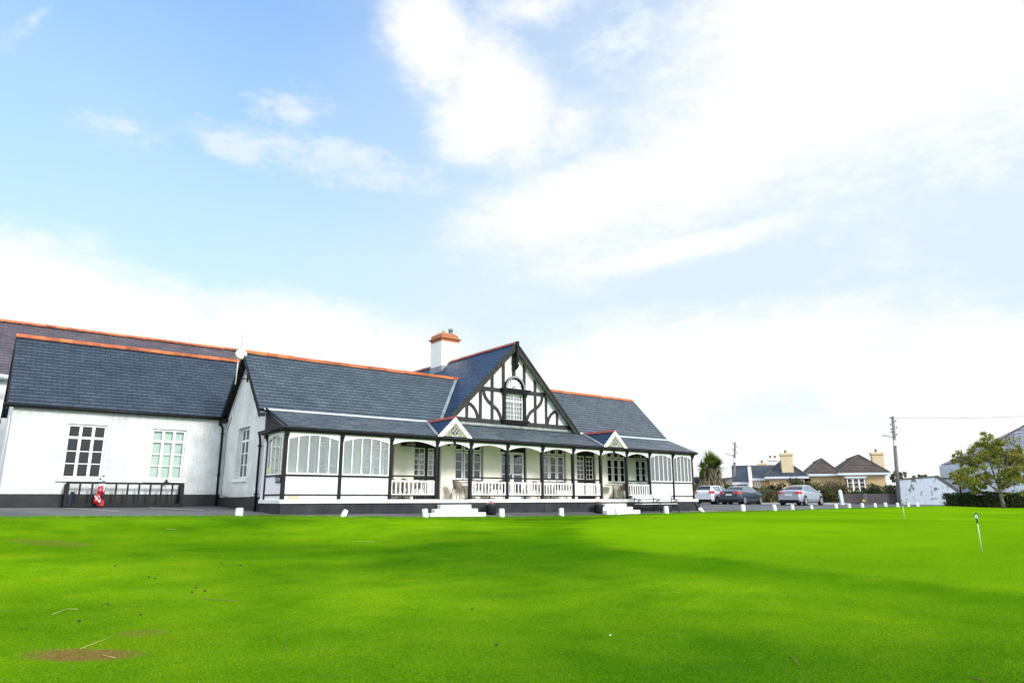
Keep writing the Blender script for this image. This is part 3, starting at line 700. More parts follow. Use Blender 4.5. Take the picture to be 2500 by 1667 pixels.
    for sgn in (-1, 1):
        X = lambda o: cx+sgn*o
        p1 = []
        for t in range(9):
            a = t/8*math.pi/2; p1.append((X(1.72-.46*(1-math.cos(a))), 4.88-.62*math.sin(a)))
        q1 = []
        for t in range(9):
            a = t/8*math.pi/2; q1.append((X(1.26-.55*math.sin(a)), 4.26-.62*(1-math.cos(a))))
        # s-curve drawn as one brace
        mb.ribbon([(X(1.74), 4.90), (X(1.72), 4.72), (X(1.64), 4.55), (X(1.50), 4.40), (X(1.34), 4.28), (X(1.16), 4.18), (X(.98), 4.05), (X(.86), 3.88), (X(.78), 3.70), (X(.76), 3.56)], .15, (25.06, 25.098))
        mb.ribbon([(X(2.62), 4.22), (X(2.46), 4.18), (X(2.30), 4.06), (X(2.16), 3.88), (X(2.09), 3.70), (X(2.07), 3.56)], .14, (25.06, 25.098))
    mb.build('timber_frame', M['timber'], C)
    # window surround, hood and shell arch
    mb = MB(); mb.box(18.97, 19.115, 24.98, 25.09, 3.62, 4.9); mb.box(20.185, 20.33, 24.98, 25.09, 3.62, 4.9)
    mb.box(18.90, 20.42, 24.90, 25.09, 4.86, 4.95); mb.box(18.86, 20.46, 24.84, 25.092, 4.95, 5.03); mb.box(18.82, 20.50, 24.80, 25.088, 5.03, 5.07)
    mb.box(18.85, 20.45, 24.86, 25.09, 3.53, 3.62); mb.box(18.92, 20.38, 24.93, 25.088, 3.44, 3.53)
    for x in (19.04, 20.26): mb.box(x-.09, x+.09, 24.93, 24.985, 4.74, 4.86)
    mb.build('window_surround', M['black'], C, bevel=.01)
    mb = MB(); n = 20; cz = 5.07
    for k in range(n):
        a0 = math.pi*k/n; a1 = math.pi*(k+1)/n
        for (r0, r1, y, mm) in ((.50, .585, 24.93, 0),):
            P = lambda r, a, y_: (cx+r*math.cos(a), y_, cz+r*math.sin(a)*1.08)
            mb.quad(P(r0, a0, y), P(r1, a0, y), P(r1, a1, y), P(r0, a1, y), 0); mb.quad(P(r1, a0, y), P(r1, a0, 25.1), P(r1, a1, 25.1), P(r1, a1, y), 1); mb.quad(P(r0, a1, y), P(r0, a1, 25.1), P(r0, a0, 25.1), P(r0, a0, y), 1)
        mb.add([P(0, 0, 25.085), P(.50, a0, 25.085), P(.50, a1, 25.085)], [(0, 1, 2)], 1)
    for k in range(9):      # shell petals
        a = math.pi*(k+.5)/9; w = .082; t = Vector((math.cos(a), 0, math.sin(a)*1.05)); s = Vector((-t.z, 0, t.x))
        c = Vector((cx, 25.05, cz+.02)); tip = c+t*.44
        pts = [c+t*.12-s*.016, c+t*.36-s*w*.78, tip-s*w*.4+t*.0, tip+t*.015, tip+s*w*.4, c+t*.36+s*w*.78, c+t*.12+s*.016]
        mb.prism([Vector(p) for p in pts], (0, .03, 0), 2)
    mb.prism([Vector((cx+.085*math.cos(math.pi*k/8), 25.03, cz+.10*math.sin(math.pi*k/8))) for k in range(9)], (0, .04, 0), 2)
    mb.build('shell_arch', [M['lead'], M['black'], M['white']], C)
    # gable bargeboards and pendant
    mb = MB(); bd = .36
    for sgn in (-1, 1):
        X = lambda o: gx+sgn*o
        mb.prism([(X(0), yb0-.02, az_+.03), (X(hs+.12), yb0-.02, az_+.03-sl*(hs+.12)), (X(hs-.02), yb0-.02, az_-.26-sl*(hs-.02)-.02), (X(0), yb0-.02, az_-bd)], (0, .04, 0))
        mb.prism([(X(0), yb0-.06, az_+.05), (X(hs+.14), yb0-.06, az_+.05-sl*(hs+.14)), (X(hs+.14), yb0-.06, az_-.04-sl*(hs+.14)), (X(0), yb0-.06, az_-.04)], (0, .05, 0))
    mb.build('bargeboard', M['timber'], C)
    mb = MB(); mb.box(gx-.055, gx+.075, yb0-.14, yb0+.0, 6.55, az_+.06); mb.box(gx-.085, gx+.105, yb0-.17, yb0, 6.46, 6.56); mb.box(gx-.05, gx+.07, yb0-.13, yb0, 6.36, 6.46)
    mb.lathe([(.0, .0), (.06, .02), (.05, .07), (.09, .13), (.10, .18), (.05, .24), (.07, .3), (.05, .34)], (gx+.01, yb0-.06, 6.03), 10)
    mb.box(gx-.05, gx+.07, yb0+.02, 25.09, 6.0, 6.95)
    mb.build('gable_pendant', M['black'], C)
    # lead apron under the gable, valleys, flashings
    mb = MB(); mb.prism([(16.0, YW-.03, 3.24), (23.55, YW-.03, 3.24), (23.4, YW-.03, 3.41), (16.0, YW-.03, 3.41)], (0, .03, 0)); mb.quad((16.0, YW-.18, 3.235), (23.6, YW-.18, 3.235), (23.55, YW-.028, 3.30), (16.0, YW-.028, 3.30))
    mb.build('lead_apron', pm('stained_lead', (.20, .25, .25), .6, var=.2, vs_=4, col2=(.36, .38, .36), dirt=.45), C)
    mb = MB()
    def vpt(t, off, lift):     # along the valley between main front slope and gable left slope
        y = YW+(my-YW)*t; z = 3.25+s_m*(y-YW); x = gx-(az_-z)/sl
        return Vector((x+off, y, z+lift))
    for sgn in (-1, 1):
        mb = MB()
        def vp(t, off, lift):
            p = vpt(t, 0, lift); return Vector((gx+sgn*(gx-p.x+off), p.y, p.z))
        n = 6
        for i in range(n):
            mb.quad(vp(i/n, .0, .05), vp((i+1)/n, .0, .05), vp((i+1)/n, .16, .028), vp(i/n, .16, .028)) if sgn > 0 else mb.quad(vp(i/n, .0, .05), vp(i/n, .16, .028), vp((i+1)/n, .16, .028), vp((i+1)/n, .0, .05))
        mb.build('valley', M['lead'], C)
    # ---------------- chimney
    mb = MB(); x0, x1, y0, y1 = 19.09, 20.21, 30.67, 31.78
    mb.box(x0, x1, y0, y1, 5.8, 8.40); c = mb.build('chimney', M['white_old'], C)
    mb = MB(); mb.box(x0-.005, x1+.005, y0-.005, y1+.005, 8.40, 8.53); mb.box(x0-.06, x1+.06, y0-.06, y1+.06, 8.53, 8.57); mb.box(x0-.11, x1+.11, y0-.11, y1+.11, 8.57, 8.61)
    p = [(x0-.01, y0-.01, 8.61), (x1+.01, y0-.01, 8.61), (x1+.01, y1+.01, 8.61), (x0-.01, y1+.01, 8.61)]; q = [(x0+.0, y0+.0, 8.80), (x1-.10, y0+.0, 8.80), (x1-.10, y1, 8.80), (x0+.0, y1, 8.80)]
    q2 = [(x0+.14, y0+.1, 8.90), (x1-.22, y0+.1, 8.90), (x1-.22, y1-.1, 8.90), (x0+.14, y1-.1, 8.90)]
    mb.add(p+q+q2, [(0, 1, 5, 4), (1, 2, 6, 5), (2, 3, 7, 6), (3, 0, 4, 7), (4, 5, 9, 8), (5, 6, 10, 9), (6, 7, 11, 10), (7, 4, 8, 11), (8, 9, 10, 11)])
    mb.build('chimney_cap', M['brick'], c)
    mb = MB(); mb.lathe([(.12, .0), (.13, .14), (.14, .16), (.10, .17), (0, .17)], (x0+.32, y0+.3, 8.87), 12); mb.build('chimney_pot', pm('buff_clay', (.55, .42, .22), .8, var=.1), c)
    mb = MB(); mb.lathe([(.11, .0), (.12, .16), (.10, .17), (0, .17)], (x0+.3, y0+.8, 8.87), 12); mb.build('chimney_pot', pm('buff_clay', (.55, .42, .22), .8), c)
    mb = MB(); mb.lathe([(.13, .0), (.14, .10), (.11, .11), (.11, .20), (.13, .21), (.13, .35), (.0, .36)], (x0+.78, y0+.35, 8.87), 12); mb.build('chimney_pot', M['metal_g'], c)
    mb = MB(); mb.box(x0-.05, x1+.0, y0-.12, y1, 6.2, 7.02); mb.build('chimney_flashing', M['lead'], c)
    # ---------------- veranda
    posts = [8.25, 10.24, 12.21, 14.20, 15.80, 17.66, 19.58, 21.41, 23.17, 24.92, 26.57, 28.35, 29.93]
    mb = MB(); mb.box(8.22, 30.1, 22.98, YW-.001, -.06, .02); mb.build('veranda_floor', pm('veranda_tiles', (.46, .40, .34), .7, var=.2, vs_=3, bump=.1), C)
    mb = MB(); mb.box(8.14, 14.28, 22.90, 23.12, -.10, .035); mb.box(15.72, 23.22, 22.90, 23.12, -.10, .035); mb.box(24.86, 30.18, 22.90, 23.12, -.10, .035)
    mb.box(14.28, 15.72, 22.94, 23.12, -.10, .022); mb.box(23.22, 24.86, 22.94, 23.12, -.10, .022)
    mb.box(8.14, 8.34, 23.12, 25.07, -.10, .033); mb.box(30.0, 30.18, 23.12, 25.07, -.10, .033)
    mb.build('kerb', M['white_old'], C, bevel=.015)
    mb = MB()
    mb.prism([(8.19, 22.97, -.101), (8.19, 22.93, -.75), (8.19, 25.08, -.75), (8.19, 25.08, -.101)], (22.0, 0, 0))
    mb.prism([(30.19, 22.94, -.101), (30.50, 22.80, -.75), (30.50, 25.3, -.75), (30.19, 25.08, -.101)], (-.3, 0, 0))
    mb.build('veranda_plinth', M['plinth'], C)
    # roof slope and ceiling
    mb = MB(); z0, z1 = 2.435, 3.25; ya = 22.80
    slates(mb, (8.08, ya, z0), (30.12, ya, z0), (30.6, YW+.02, z1), (8.20, YW+.02, z1), .16, .016)
    mb.quad((8.12, ya+.05, z0-.04), (8.2, YW, z1-.05), (30.5, YW, z1-.05), (30.1, ya+.05, z0-.04), 1)
    mb.tri((30.12, ya, z0), (30.6, YW, z0), (30.6, YW, z1), 2)
    mb.build('veranda_roof', [M['slate_low'], M['white'], M['black']], C)
    mb = MB(); mb.prism([(8.185, 22.86, 2.40), (8.185, YW, 2.40), (8.185, YW, 3.22), (8.185, 22.86, 2.43)], (.03, 0, 0)); mb.bar((8.15, 22.80, 2.46), (8.17, YW+.0, 3.28), .07, .05); mb.build('roof_cheek', M['black'], C)
    mb = MB(); f = lambda a, b: mb.prism([(a, YW-.10, 3.205), (b, YW-.10, 3.205), (b, YW+.015, 3.275), (a, YW+.015, 3.275)], (0, 0, .02))
    f(8.1, 15.4); mb.build('roof_flashing', M['flash'], C); mb = MB(); f(23.8, 30.62); mb.build('roof_flashing', M['flash'], C)
    # gutter and fascia
    mb = MB(); mb.box(8.02, 30.16, 22.90, 22.96, 2.28, 2.42); mb.tube([(7.98, 22.84, 2.375), (30.22, 22.84, 2.375)], .062, 8); mb.box(7.98, 30.2, 22.79, 22.895, 2.395, 2.435)
    mb.box(8.08, 8.13, 22.96, 25.1, 2.285, 2.415); mb.tube([(8.03, 22.80, 2.37), (8.03, 25.2, 2.37)], .06, 8); mb.box(7.97, 8.09, 22.80, 25.15, 2.40, 2.43)
    mb.build('gutter', M['black'], C)
    mb = MB(); mb.tube([(8.04, 25.2, 2.34), (8.10, 25.28, 2.2), (8.12, 25.30, 2.05), (8.12, 25.30, -.5)], .045, 8)
    for z in (.2, 1.9): mb.box(8.05, 8.18, 25.24, 25.36, z, z+.05)
    mb.build('downpipe', M['black'], C)
    # left wing gutter + downpipe
    mb = MB(); mb.box(.60, 8.15, 29.93, 30.095, 3.28, 3.38); mb.tube([(.55, 29.90, 3.33), (8.12, 29.90, 3.33)], .065, 8); mb.box(7.95, 8.16, 29.75, 29.95, 3.20, 3.32); mb.build('gutter', M['black'], C)
    mb = MB(); mb.tube([(7.9, 29.9, 3.28), (7.92, 29.95, 3.12), (8.05, 30.02, 2.95), (8.06, 30.02, -.25)], .045, 8)
    for z in (1.0, 2.7): mb.box(7.99, 8.12, 29.97, 30.06, z, z+.05)
    mb.build('downpipe', M['black'], C)
    mb = MB(); mb.tube([(.82, 30.4, 3.0), (.82, 30.4, 2.2), (.80, 30.6, 1.6), (.80, 30.6, -.2)], .025, 6); mb.build('cable', M['white'], C)
    mb = MB(); mb.tube([(8.16, 29.3, 3.35), (8.16, 29.75, 2.85)], .012, 6); mb.tube([(8.16, 29.75, 2.85), (8.165, 29.78, .2)], .008, 6); mb.tube([(8.165, 29.78, .2), (8.165, 28.5, .12), (8.165, 27.6, .06), (8.165, 25.6, .15)], .010, 6); mb.build('cable', M['black'], C)
    # posts
    for i, x in enumerate(posts):
        mb = MB(); w = .062
        mb.box(x-w, x+w, 22.97, 23.10, .03, 2.29); p = mb.build('post', M['black'], C, bevel=.012)
        mb = MB(); mb.prism([(x-.055, 22.97, 2.03), (x-.055, 22.93, 2.06), (x-.055, 22.93, 2.13), (x-.055, 22.87, 2.16), (x-.055, 22.85, 2.28), (x-.055, 22.97, 2.28)], (.11, 0, 0)); mb.build('bracket', M['black'], p, bevel=.006)
    mb = MB(); mb.box(8.19, 8.31, 24.66, 24.80, .03, 2.29); p = mb.build('post', M['black'], C, bevel=.01)
    mb = MB(); mb.prism([(8.19, 24.67, 2.03), (8.15, 24.67, 2.06), (8.15, 24.67, 2.13), (8.09, 24.67, 2.16), (8.07, 24.67, 2.28), (8.19, 24.67, 2.28)], (0, .11, 0)); mb.build('bracket', M['black'], p)
    # arches
    def arch(a, b, mk):
        mb = MB(); n = 18; L_ = b-a
        for k in range(n):
            t0 = k/n; t1 = (k+1)/n; za = 2.025+.172*math.sin(math.pi*t0)**.85; zb = 2.025+.172*math.sin(math.pi*t1)**.85
            A = a+L_*t0; B = a+L_*t1
            q = [(A, za), (B, zb), (B, 2.29), (A, 2.29)]
            P = [mk(u, 0, z) for u, z in q]+[mk(u, .035, z) for u, z in q]
            mb.add(P, [(0, 1, 2, 3), (7, 6, 5, 4), (0, 4, 5, 1)])
        return mb
    glazed = (0, 1, 10, 11); opened = (3, 8)
    for i in range(12):
        a, b = posts[i]+.062, posts[i+1]-.062
        arch(a, b, lambda u, d, z: (u, 22.99+d, z)).build('arch_board', M['white'], C)
        if i in (3, 8):
            mb = MB(); m_ = (a+b)/2; mb.box(m_-.04, m_+.04, 22.93, 22.988, 2.18, 2.285); mb.box(m_-.025, m_+.025, 22.93, 22.98, 2.10, 2.18); mb.build('pendant', M['black'], C)
        if i in glazed:
            mb = MB(); n = 5; zc = lambda u: 2.03+.172*math.sin(math.pi*min(1, max(0, (u-a)/(b-a))))**.85
            mb.box(a, b, 23.0, 23.07, .865, .915); mb.box(a, a+.045, 23.0, 23.07, .915, 2.05); mb.box(b-.045, b, 23.0, 23.07, .915, 2.05)
            for k in range(1, n):
                x = a+(b-a)*k/n; mb.box(x-.02, x+.02, 23.0, 23.06, .915, zc(x)+.03)
            w = mb.build('glazed_screen', M['white'], C, bevel=.004)
            g = MB(); g.box(a+.04, b-.04, 23.035, 23.039, .91, 2.24); g.build('pane', M['glass_screen'], w)
            mb = MB(); mb.box(a, b, 22.985, 23.08, .80, .862); mb.box(a, b, 22.985, 23.08, .17, .215); mb.build('rail', M['black'], C)
            mb = MB(); x = a
            while x < b-.01:
                x2 = min(b, x+.085); mb.box(x+.002, x2-.002, 23.008+.0, 23.05, .215, .80); x = x2
            mb.box(a, b, 23.02, 23.045, .215, .80)
            mb.build('boarded_panel', M['board'], C)
            mb = MB(); mb.box(a, b, 23.03, 23.09, .03, .17); mb.build('upstand', M['white_old'], C)
        elif i not in opened:
            mb = MB(); mb.box(a, b, 22.995, 23.075, .855, .912); mb.box(a, b, 22.995, 23.075, .148, .198); mb.build('rail', M['black'], C)
            mb = MB(); mb.box(a, b, 23.01, 23.065, .668, .73); mb.box(a, b, 23.012, 23.063, .20, .235)
            n = max(2, round((b-a)/.178))
            for k in range(n+1):
                x = a+.03+(b-a-.06)*k/n; mb.box(x-.026, x+.026, 23.02, 23.055, .235, .668)
            mb.build('balustrade', M['white'], C)
    # glazed return on the left
    a, b = 23.10, 24.66
    arch(a, b, lambda u, d, z: (8.20+d, u, z)).build('arch_board', M['white'], C)
    mb = MB(); mb.box(8.215, 8.28, a, b, .86, .91); mb.box(8.215, 8.28, a, a+.045, .91, 2.05); mb.box(8.215, 8.28, b-.045, b, .91, 2.05)
    for k in (1, 2, 3): y = a+(b-a)*k/4; mb.box(8.215, 8.27, y-.02, y+.02, .91, 2.2)
    w = mb.build('glazed_screen', M['white'], C); g = MB(); g.box(8.24, 8.244, a+.04, b-.04, .9, 2.22); g.build('pane', M['glass_screen'], w)
    mb = MB(); mb.box(8.195, 8.28, a, b, .795, .86); mb.box(8.195, 8.28, a, b, .165, .215); mb.build('rail', M['black'], C)
    mb = MB(); y = a
    while y < b-.01: y2 = min(b, y+.085); mb.box(8.215, 8.26, y+.002, y2-.002, .215, .795); y = y2
    mb.box(8.225, 8.255, a, b, .215, .795); mb.build('boarded_panel', M['board'], C)
    mb = MB(); mb.box(8.22, 8.3, a, b, .03, .165); mb.box(8.20, 8.3, 24.80, YW, .03, 2.3); mb.build('upstand', M['white_old'], C)
    # right end screen
    mb = MB(); mb.box(29.93, 29.99, 23.1, YW, .86, .92); mb.box(29.95, 29.985, 23.1, YW, .03, .86)
    for k in range(6): y = 23.1+k*.39; mb.box(29.93, 29.98, y, y+.04, .92, 2.25)
    mb.box(29.93, 29.98, 23.1, YW, 2.2, 2.42)
    w = mb.build('glazed_screen', M['white'], C); g = MB(); g.box(29.955, 29.958, 23.1, YW, .9, 2.3); g.build('pane', M['glass_screen'], w)
    # vents, chain at post 6
    mb = MB(); mb.box(8.48, 8.78, 22.99, 23.03, .05, .14); mb.build('air_brick', pm('stained_cream', (.55, .48, .28), .8, var=.2, vs_=12), C)
    mb = MB(); mb.box(29.4, 29.62, 22.99, 23.03, .05, .14); mb.build('air_brick', pm('stained_cream', (.55, .48, .28)), C)
    mb = MB()
    for k in range(8): z = -.12-k*.055; mb.lathe([(.0, -.022), (.016, 0), (0, .022)], (19.60+.008*(k % 2), 22.90, z), 6)
    mb.tube([(19.60, 22.90, -.11), (19.60, 22.90, -.5)], .006, 5); mb.build('rain_chain', M['black'], C)
    # steps
    for (c0, c1, dx) in ((14.20, 15.60, 0), (22.98, 24.4, 0)):
        mb = MB(); zb = -.72
        mb.box(c0, c1, 22.62, 22.90, zb, -.165); mb.box(c0-.42, c1+.12, 22.34, 22.62, zb, -.315); mb.box(c0-.46 if c0 > 20 else c0-.8, c1+.3, 22.05, 22.34, zb, -.455)
        mb.build('steps', M['white_old'], C, bevel=.015)
    # gablets over the steps
    for k, c in enumerate((14.90, 23.98)):
        hw = .82; za = 3.20; zb = 2.42; yf = 22.80; sl2 = (za-zb)/hw; yr = 24.92
        mb = MB()
        tz = lambda y: z0+(z1-z0)*(y-ya)/(YW+.02-ya)
        yl = lambda z: ya+(z-z0)*(YW+.02-ya)/(z1-z0)
        for sgn in (-1, 1):
            n = 6
            for j in range(n):
                q0 = j/n; q1 = (j+1)/n; za_ = zb+(za-zb)*q0; zb_ = zb+(za-zb)*q1; x0 = c+sgn*hw*(1-q0); x1 = c+sgn*hw*(1-q1)
                A, B, C3, D_ = (x0+sgn*.012, yf, za_+.012), (x0+sgn*.012, yl(za_)+.02, za_+.012), (x1, yl(zb_)+.02, zb_), (x1, yf, zb_)
                if sgn > 0: mb.quad(A, B, C3, D_)
                else: mb.quad(B, A, D_, C3)
        g = mb.build('gablet', M['slate_steep'], CH_)
        mb = MB(); ridge(mb, (c, yf-.05, za+.06), (c, yr+.05, za+.06), .10, .5); mb.build('ridge_tiles', M['red_tile'], g)
        mb = MB()
        for sgn in (-1, 1):
            o = .15
            mb.prism([(c, yf-.03, za+.02), (c+sgn*(hw+.0), yf-.03, zb), (c+sgn*(hw-.24), yf-.03, zb), (c, yf-.03, za-.21)], (0, .04, 0))
        mb.build('bargeboard', M['white'], g)
        mb = MB()
        for sgn in (-1,):
            for j in range(5):
                q0, q1 = j/5, (j+1)/5; zA = zb+(za-zb)*q0; zB = zb+(za-zb)*q1
                P = lambda z, o, l: (c+sgn*(hw*(1-(z-zb)/(za-zb))+o), yl(z)-.02, z+l)
                mb.quad(P(zA, -.03, .06), P(zB, -.03, .06), P(zB, .10, .03), P(zA, .10, .03))
        mb.build('valley', M['lead'], g)
        # crest panel: sage field, purple quatrefoil with letters, scrolls
        mb = MB(); y = yf+.012
        mb.add([(c-hw+.22, y, zb), (c+hw-.22, y, zb), (c, y, za-.2)], [(0, 1, 2)], 0)
        def disc(x, z, r, yy, m_, n=14): mb.add([(x+r*math.cos(2*math.pi*t/n), yy, z+r*math.sin(2*math.pi*t/n)) for t in range(n)], [tuple(range(n))], m_)
        for dx, dz in ((0, .085), (-.085, 0), (.085, 0), (0, -.085)): disc(c+dx, 2.665+dz, .098, y-.004, 1)
        disc(c, 2.665, .08, y-.007, 1)
        def ring(x, z, r, w_, yy, m_, a0=0, a1=360, n=14):
            for t in range(n):
                A = R(a0+(a1-a0)*t/n); B = R(a0+(a1-a0)*(t+1)/n)
                mb.quad((x+r*math.cos(A), yy, z+r*math.sin(A)), (x+(r+w_)*math.cos(A), yy, z+(r+w_)*math.sin(A)), (x+(r+w_)*math.cos(B), yy, z+(r+w_)*math.sin(B)), (x+r*math.cos(B), yy, z+r*math.sin(B)), m_)
        for sgn in (-1, 1):
            disc(c+sgn*.27, 2.53, .035, y-.004, 4); ring(c+sgn*.27, 2.53, .05, .014, y-.005, 3); ring(c+sgn*.18, 2.62, .08, .012, y-.005, 3, 200 if sgn < 0 else -60, 340 if sgn < 0 else 100)
            disc(c+sgn*.42, 2.475, .028, y-.004, 4); ring(c+sgn*.12, 2.50, .05, .012, y-.003, 3); ring(c+sgn*.05, 2.86, .05, .010, y-.003, 3, 0, 200)
            disc(c+sgn*.10, 2.47, .035, y-.002, 5)
        disc(c, 2.46, .04, y-.002, 5)
        for ch, dx, dz in (('C', 0, .085), ('G', -.085, 0), ('C', .085, 0), ('S', 0, -.09)):
            td = bpy.data.curves.new('t', 'FONT'); td.body = ch; td.size = .115; td.align_x = 'CENTER'; td.align_y = 'CENTER'; td.offset = .003
            to = bpy.data.objects.new('t', td); COL.objects.link(to); me = bpy.data.meshes.new_from_object(to.evaluated_get(bpy.context.evaluated_depsgraph_get()))
            mb.add([(c+dx+v.co.x, y-.011, 2.665+dz+v.co.y) for v in me.vertices], [tuple(p.vertices) for p in me.polygons], 2)
            bpy.data.objects.remove(to); bpy.data.curves.remove(td)
        mb.build('crest_panel', [pm('sage_plaster', (.34, .37, .26), .8, var=.2, vs_=14, col2=(.42, .44, .33)), pm('plum_paint', (.085, .045, .075), .5), M['white'], pm('green_scroll', (.10, .24, .14), .6), pm('ochre_paint', (.45, .28, .14), .6), pm('cream_paint', (.62, .62, .50), .6)], g)
clubhouse()

# ================================================================== behind the clubhouse on the left
def rear_building():
    o = empty('rear_building', (5, 38, -.3), 'taller rear building with purple slate roof and terracotta ridge rising behind the clubhouse', 'building')
    mb = MB(); mb.box(-9, 15, 38.3, 46, -.4, 5.5); mb.tri((15.001, 38.3, 5.5), (15.001, 46, 5.5), (15.001, 42, 8.7)); mb.build('wall', M['white_old'], o)
    mb = MB(); slates(mb, (-9.2, 38, 5.55), (15.1, 38, 5.55), (15.1, 42, 8.82), (-9.2, 42, 8.82), .25); slates(mb, (15.1, 46.2, 5.5), (-9.2, 46.2, 5.5), (-9.2, 42, 8.82), (15.1, 42, 8.82), .25); mb.build('roof', M['slate_purple'], o)
    mb = MB(); p = Vector((-9.2, 42, 8.93)); n = 52
    for i in range(n):
        a = -9.2+24.3*i/n+.005; b = -9.2+24.3*(i+1)/n-.005; z = 8.93+.012*random.random()
        for s in (-1, 1): mb.quad((a, 42, z), (b, 42, z), (b, 42+s*.15, z-.14), (a, 42+s*.15, z-.14)) if s < 0 else mb.quad((b, 42, z), (a, 42, z), (a, 42+s*.15, z-.14), (b, 42+s*.15, z-.14))
    mb.build('ridge_tiles', M['terracotta'], o)
    mb = MB(); mb.box(-9, .78, 37.85, 38.2, 5.36, 5.52); mb.tube([(-9, 37.85, 5.44), (.8, 37.85, 5.44)], .08, 8); mb.build('gutter', M['flash'], o)
    w = muntin_window(o, 'window', -2.0, .35, 3.2, 5.2, 38.25, 3, 2, frame=.1, bar=.05, mull=.1, back='curtain')
    mb = MB(); mb.tube([(.3, 36.9, 5.3), (1.4, 36.9, 5.25)], .12, 10); mb.tube([(.35, 36.9, 5.3), (.35, 37.9, 5.3)], .1, 8); mb.build('overflow_pipe', M['flash'], o)
rear_building()

# ================================================================== things on and beside the clubhouse
def dish():
    o = empty('satellite_dish', (7.75, 27.6, 5.3), 'round cream satellite dish on a mast at the peak of the left gable', 'satellite dish')
    mb = MB(); n = Vector((-.1, -1, .12)).normalized(); c = Vector((7.80, 27.45, 5.66)); r = .215
    x = n.cross(Vector((0, 0, 1))).normalized(); y = x.cross(n)
    rings = [(0, -.05), (.4, -.04), (.75, -.02), (1, 0)]; vs_ = []
    for q, dz in rings:
        for k in range(24): t = 2*math.pi*k/24; vs_.append(c+(x*math.cos(t)+y*math.sin(t))*r*q-n*dz)
    for q, dz in rings[::-1]:
        for k in range(24): t = 2*math.pi*k/24; vs_.append(c+(x*math.cos(t)+y*math.sin(t))*r*q-n*(dz+.06))
    mb.add(vs_, [(i*24+k, i*24+(k+1) % 24, (i+1)*24+(k+1) % 24, (i+1)*24+k) for i in range(7) for k in range(24)], smooth=True)
    mb.build('dish', M['metal_w'], o)
    mb = MB(); mb.tube([(7.72, 27.62, 4.45), (7.76, 27.62, 5.62)], .022, 8); mb.build('mast', M['metal_w'], o)
    mb = MB(); mb.tube([(7.78, 27.55, 5.7), (7.82, 27.55, 6.5)], .006, 5); mb.build('aerial', M['metal_g'], o)
    mb = MB(); mb.bar((7.70, 27.62, 4.72), (8.17, 27.6, 4.70), .03, .03); mb.bar((7.72, 27.62, 5.12), (8.17, 27.6, 5.10), .03, .03); mb.bar((7.85, 27.61, 5.11), (8.17, 27.6, 4.85), .025, .025); mb.box(8.14, 8.185, 27.56, 27.64, 4.6, 5.2); mb.build('bracket', M['black'], o)
dish()

def text_mesh(mb, s, size, fn, m=0, extr=0, bold=.004):
    td = bpy.data.curves.new('t', 'FONT'); td.body = s; td.size = size; td.align_x = 'CENTER'; td.align_y = 'CENTER'; td.offset = bold
    to = bpy.data.objects.new('t', td); COL.objects.link(to); me = bpy.data.meshes.new_from_object(to.evaluated_get(bpy.context.evaluated_depsgraph_get()))
    mb.add([fn(v.co.x, v.co.y) for v in me.vertices], [tuple(p.vertices) for p in me.polygons], m)
    bpy.data.objects.remove(to); bpy.data.curves.remove(td)

def small_fixtures():
    mb = MB(); mb.box(8.165, 8.20, 23.07, 23.57, .585, .80)
    mb.box(8.158, 8.168, 23.10, 23.54, .63, .735, 1)
    text_mesh(mb, 'Reception', .105, lambda x, y: (8.154, 23.32-x, .682+y), 2)
    tag(mb.build('reception_sign', [M['black'], pm('pale_blue_sign', (.45, .52, .62), .5), M['black']], org=(8.18, 23.3, .69)), 'small dark wall sign lettered Reception on the left end of the veranda', 'sign')
    mb = MB(); mb.box(8.235, 8.239, 24.44, 24.60, .95, 1.12); tag(mb.build('yellow_sticker', pm('yellow_print', (.75, .70, .03), .5), org=(8.23, 24.5, 1)), 'small yellow notice stuck in the corner of the end veranda glazing', 'notice')
    mb = MB(); mb.box(14.50, 14.62, 25.195, 25.199, 1.62, 1.80, 0); mb.box(14.52, 14.60, 25.190, 25.194, 1.66, 1.76, 1); mb.box(14.545, 14.575, 25.186, 25.189, 1.69, 1.73, 0)
    tag(mb.build('door_notice', [pm('green_print', (.05, .38, .22), .5), M['white']], org=(14.56, 25.19, 1.7)), 'small green and white notice on the glass of the left veranda door', 'notice')
    hl = 'patio heater fixed high under the veranda roof'
    for x, lab in ((14.02, 'black bar heater fixed high on the wall left of the left french doors'), (27.55, 'black bar heater fixed high on the wall right of the right hand steps')):
        o = empty('wall_heater', (x, 25.0, 2.25), lab, 'heater', 'bar heaters on the veranda wall')
        mb = MB(); mb.prism([(x-.33, 24.98, 2.33), (x-.33, 24.72, 2.29), (x-.33, 24.76, 2.17), (x-.33, 24.96, 2.16)], (.66, 0, 0)); mb.box(x-.05, x+.05, 24.98, 25.1, 2.2, 2.3); mb.build('housing', M['black'], o, bevel=.01)
        mb = MB(); mb.box(x-.18, x+.22, 24.725, 24.745, 2.185, 2.265); mb.build('reflector', pm('heater_reflector', (.28, .24, .20), .35, metal=.6), o)
    for x in (14.93, 15.25):
        o = empty('security_lamp', (x, 24.2, 2.4), 'small black lamp hanging over the left steps, %s one' % ('front' if x < 15 else 'rear'), 'lamp', 'small lamps over the left steps')
        mb = MB(); y = 23.3 if x < 15 else 24.6; mb.box(x-.012, x+.012, y-.012, y+.012, 2.2, 2.62); mb.build('stem', M['black'], o)
        mb = MB(); mb.lathe([(.02, .1), (.05, .04), (.055, -.03), (0, -.03)], (x, y, 2.14), 10); mb.build('lamp_shade', M['black'], o)
small_fixtures()

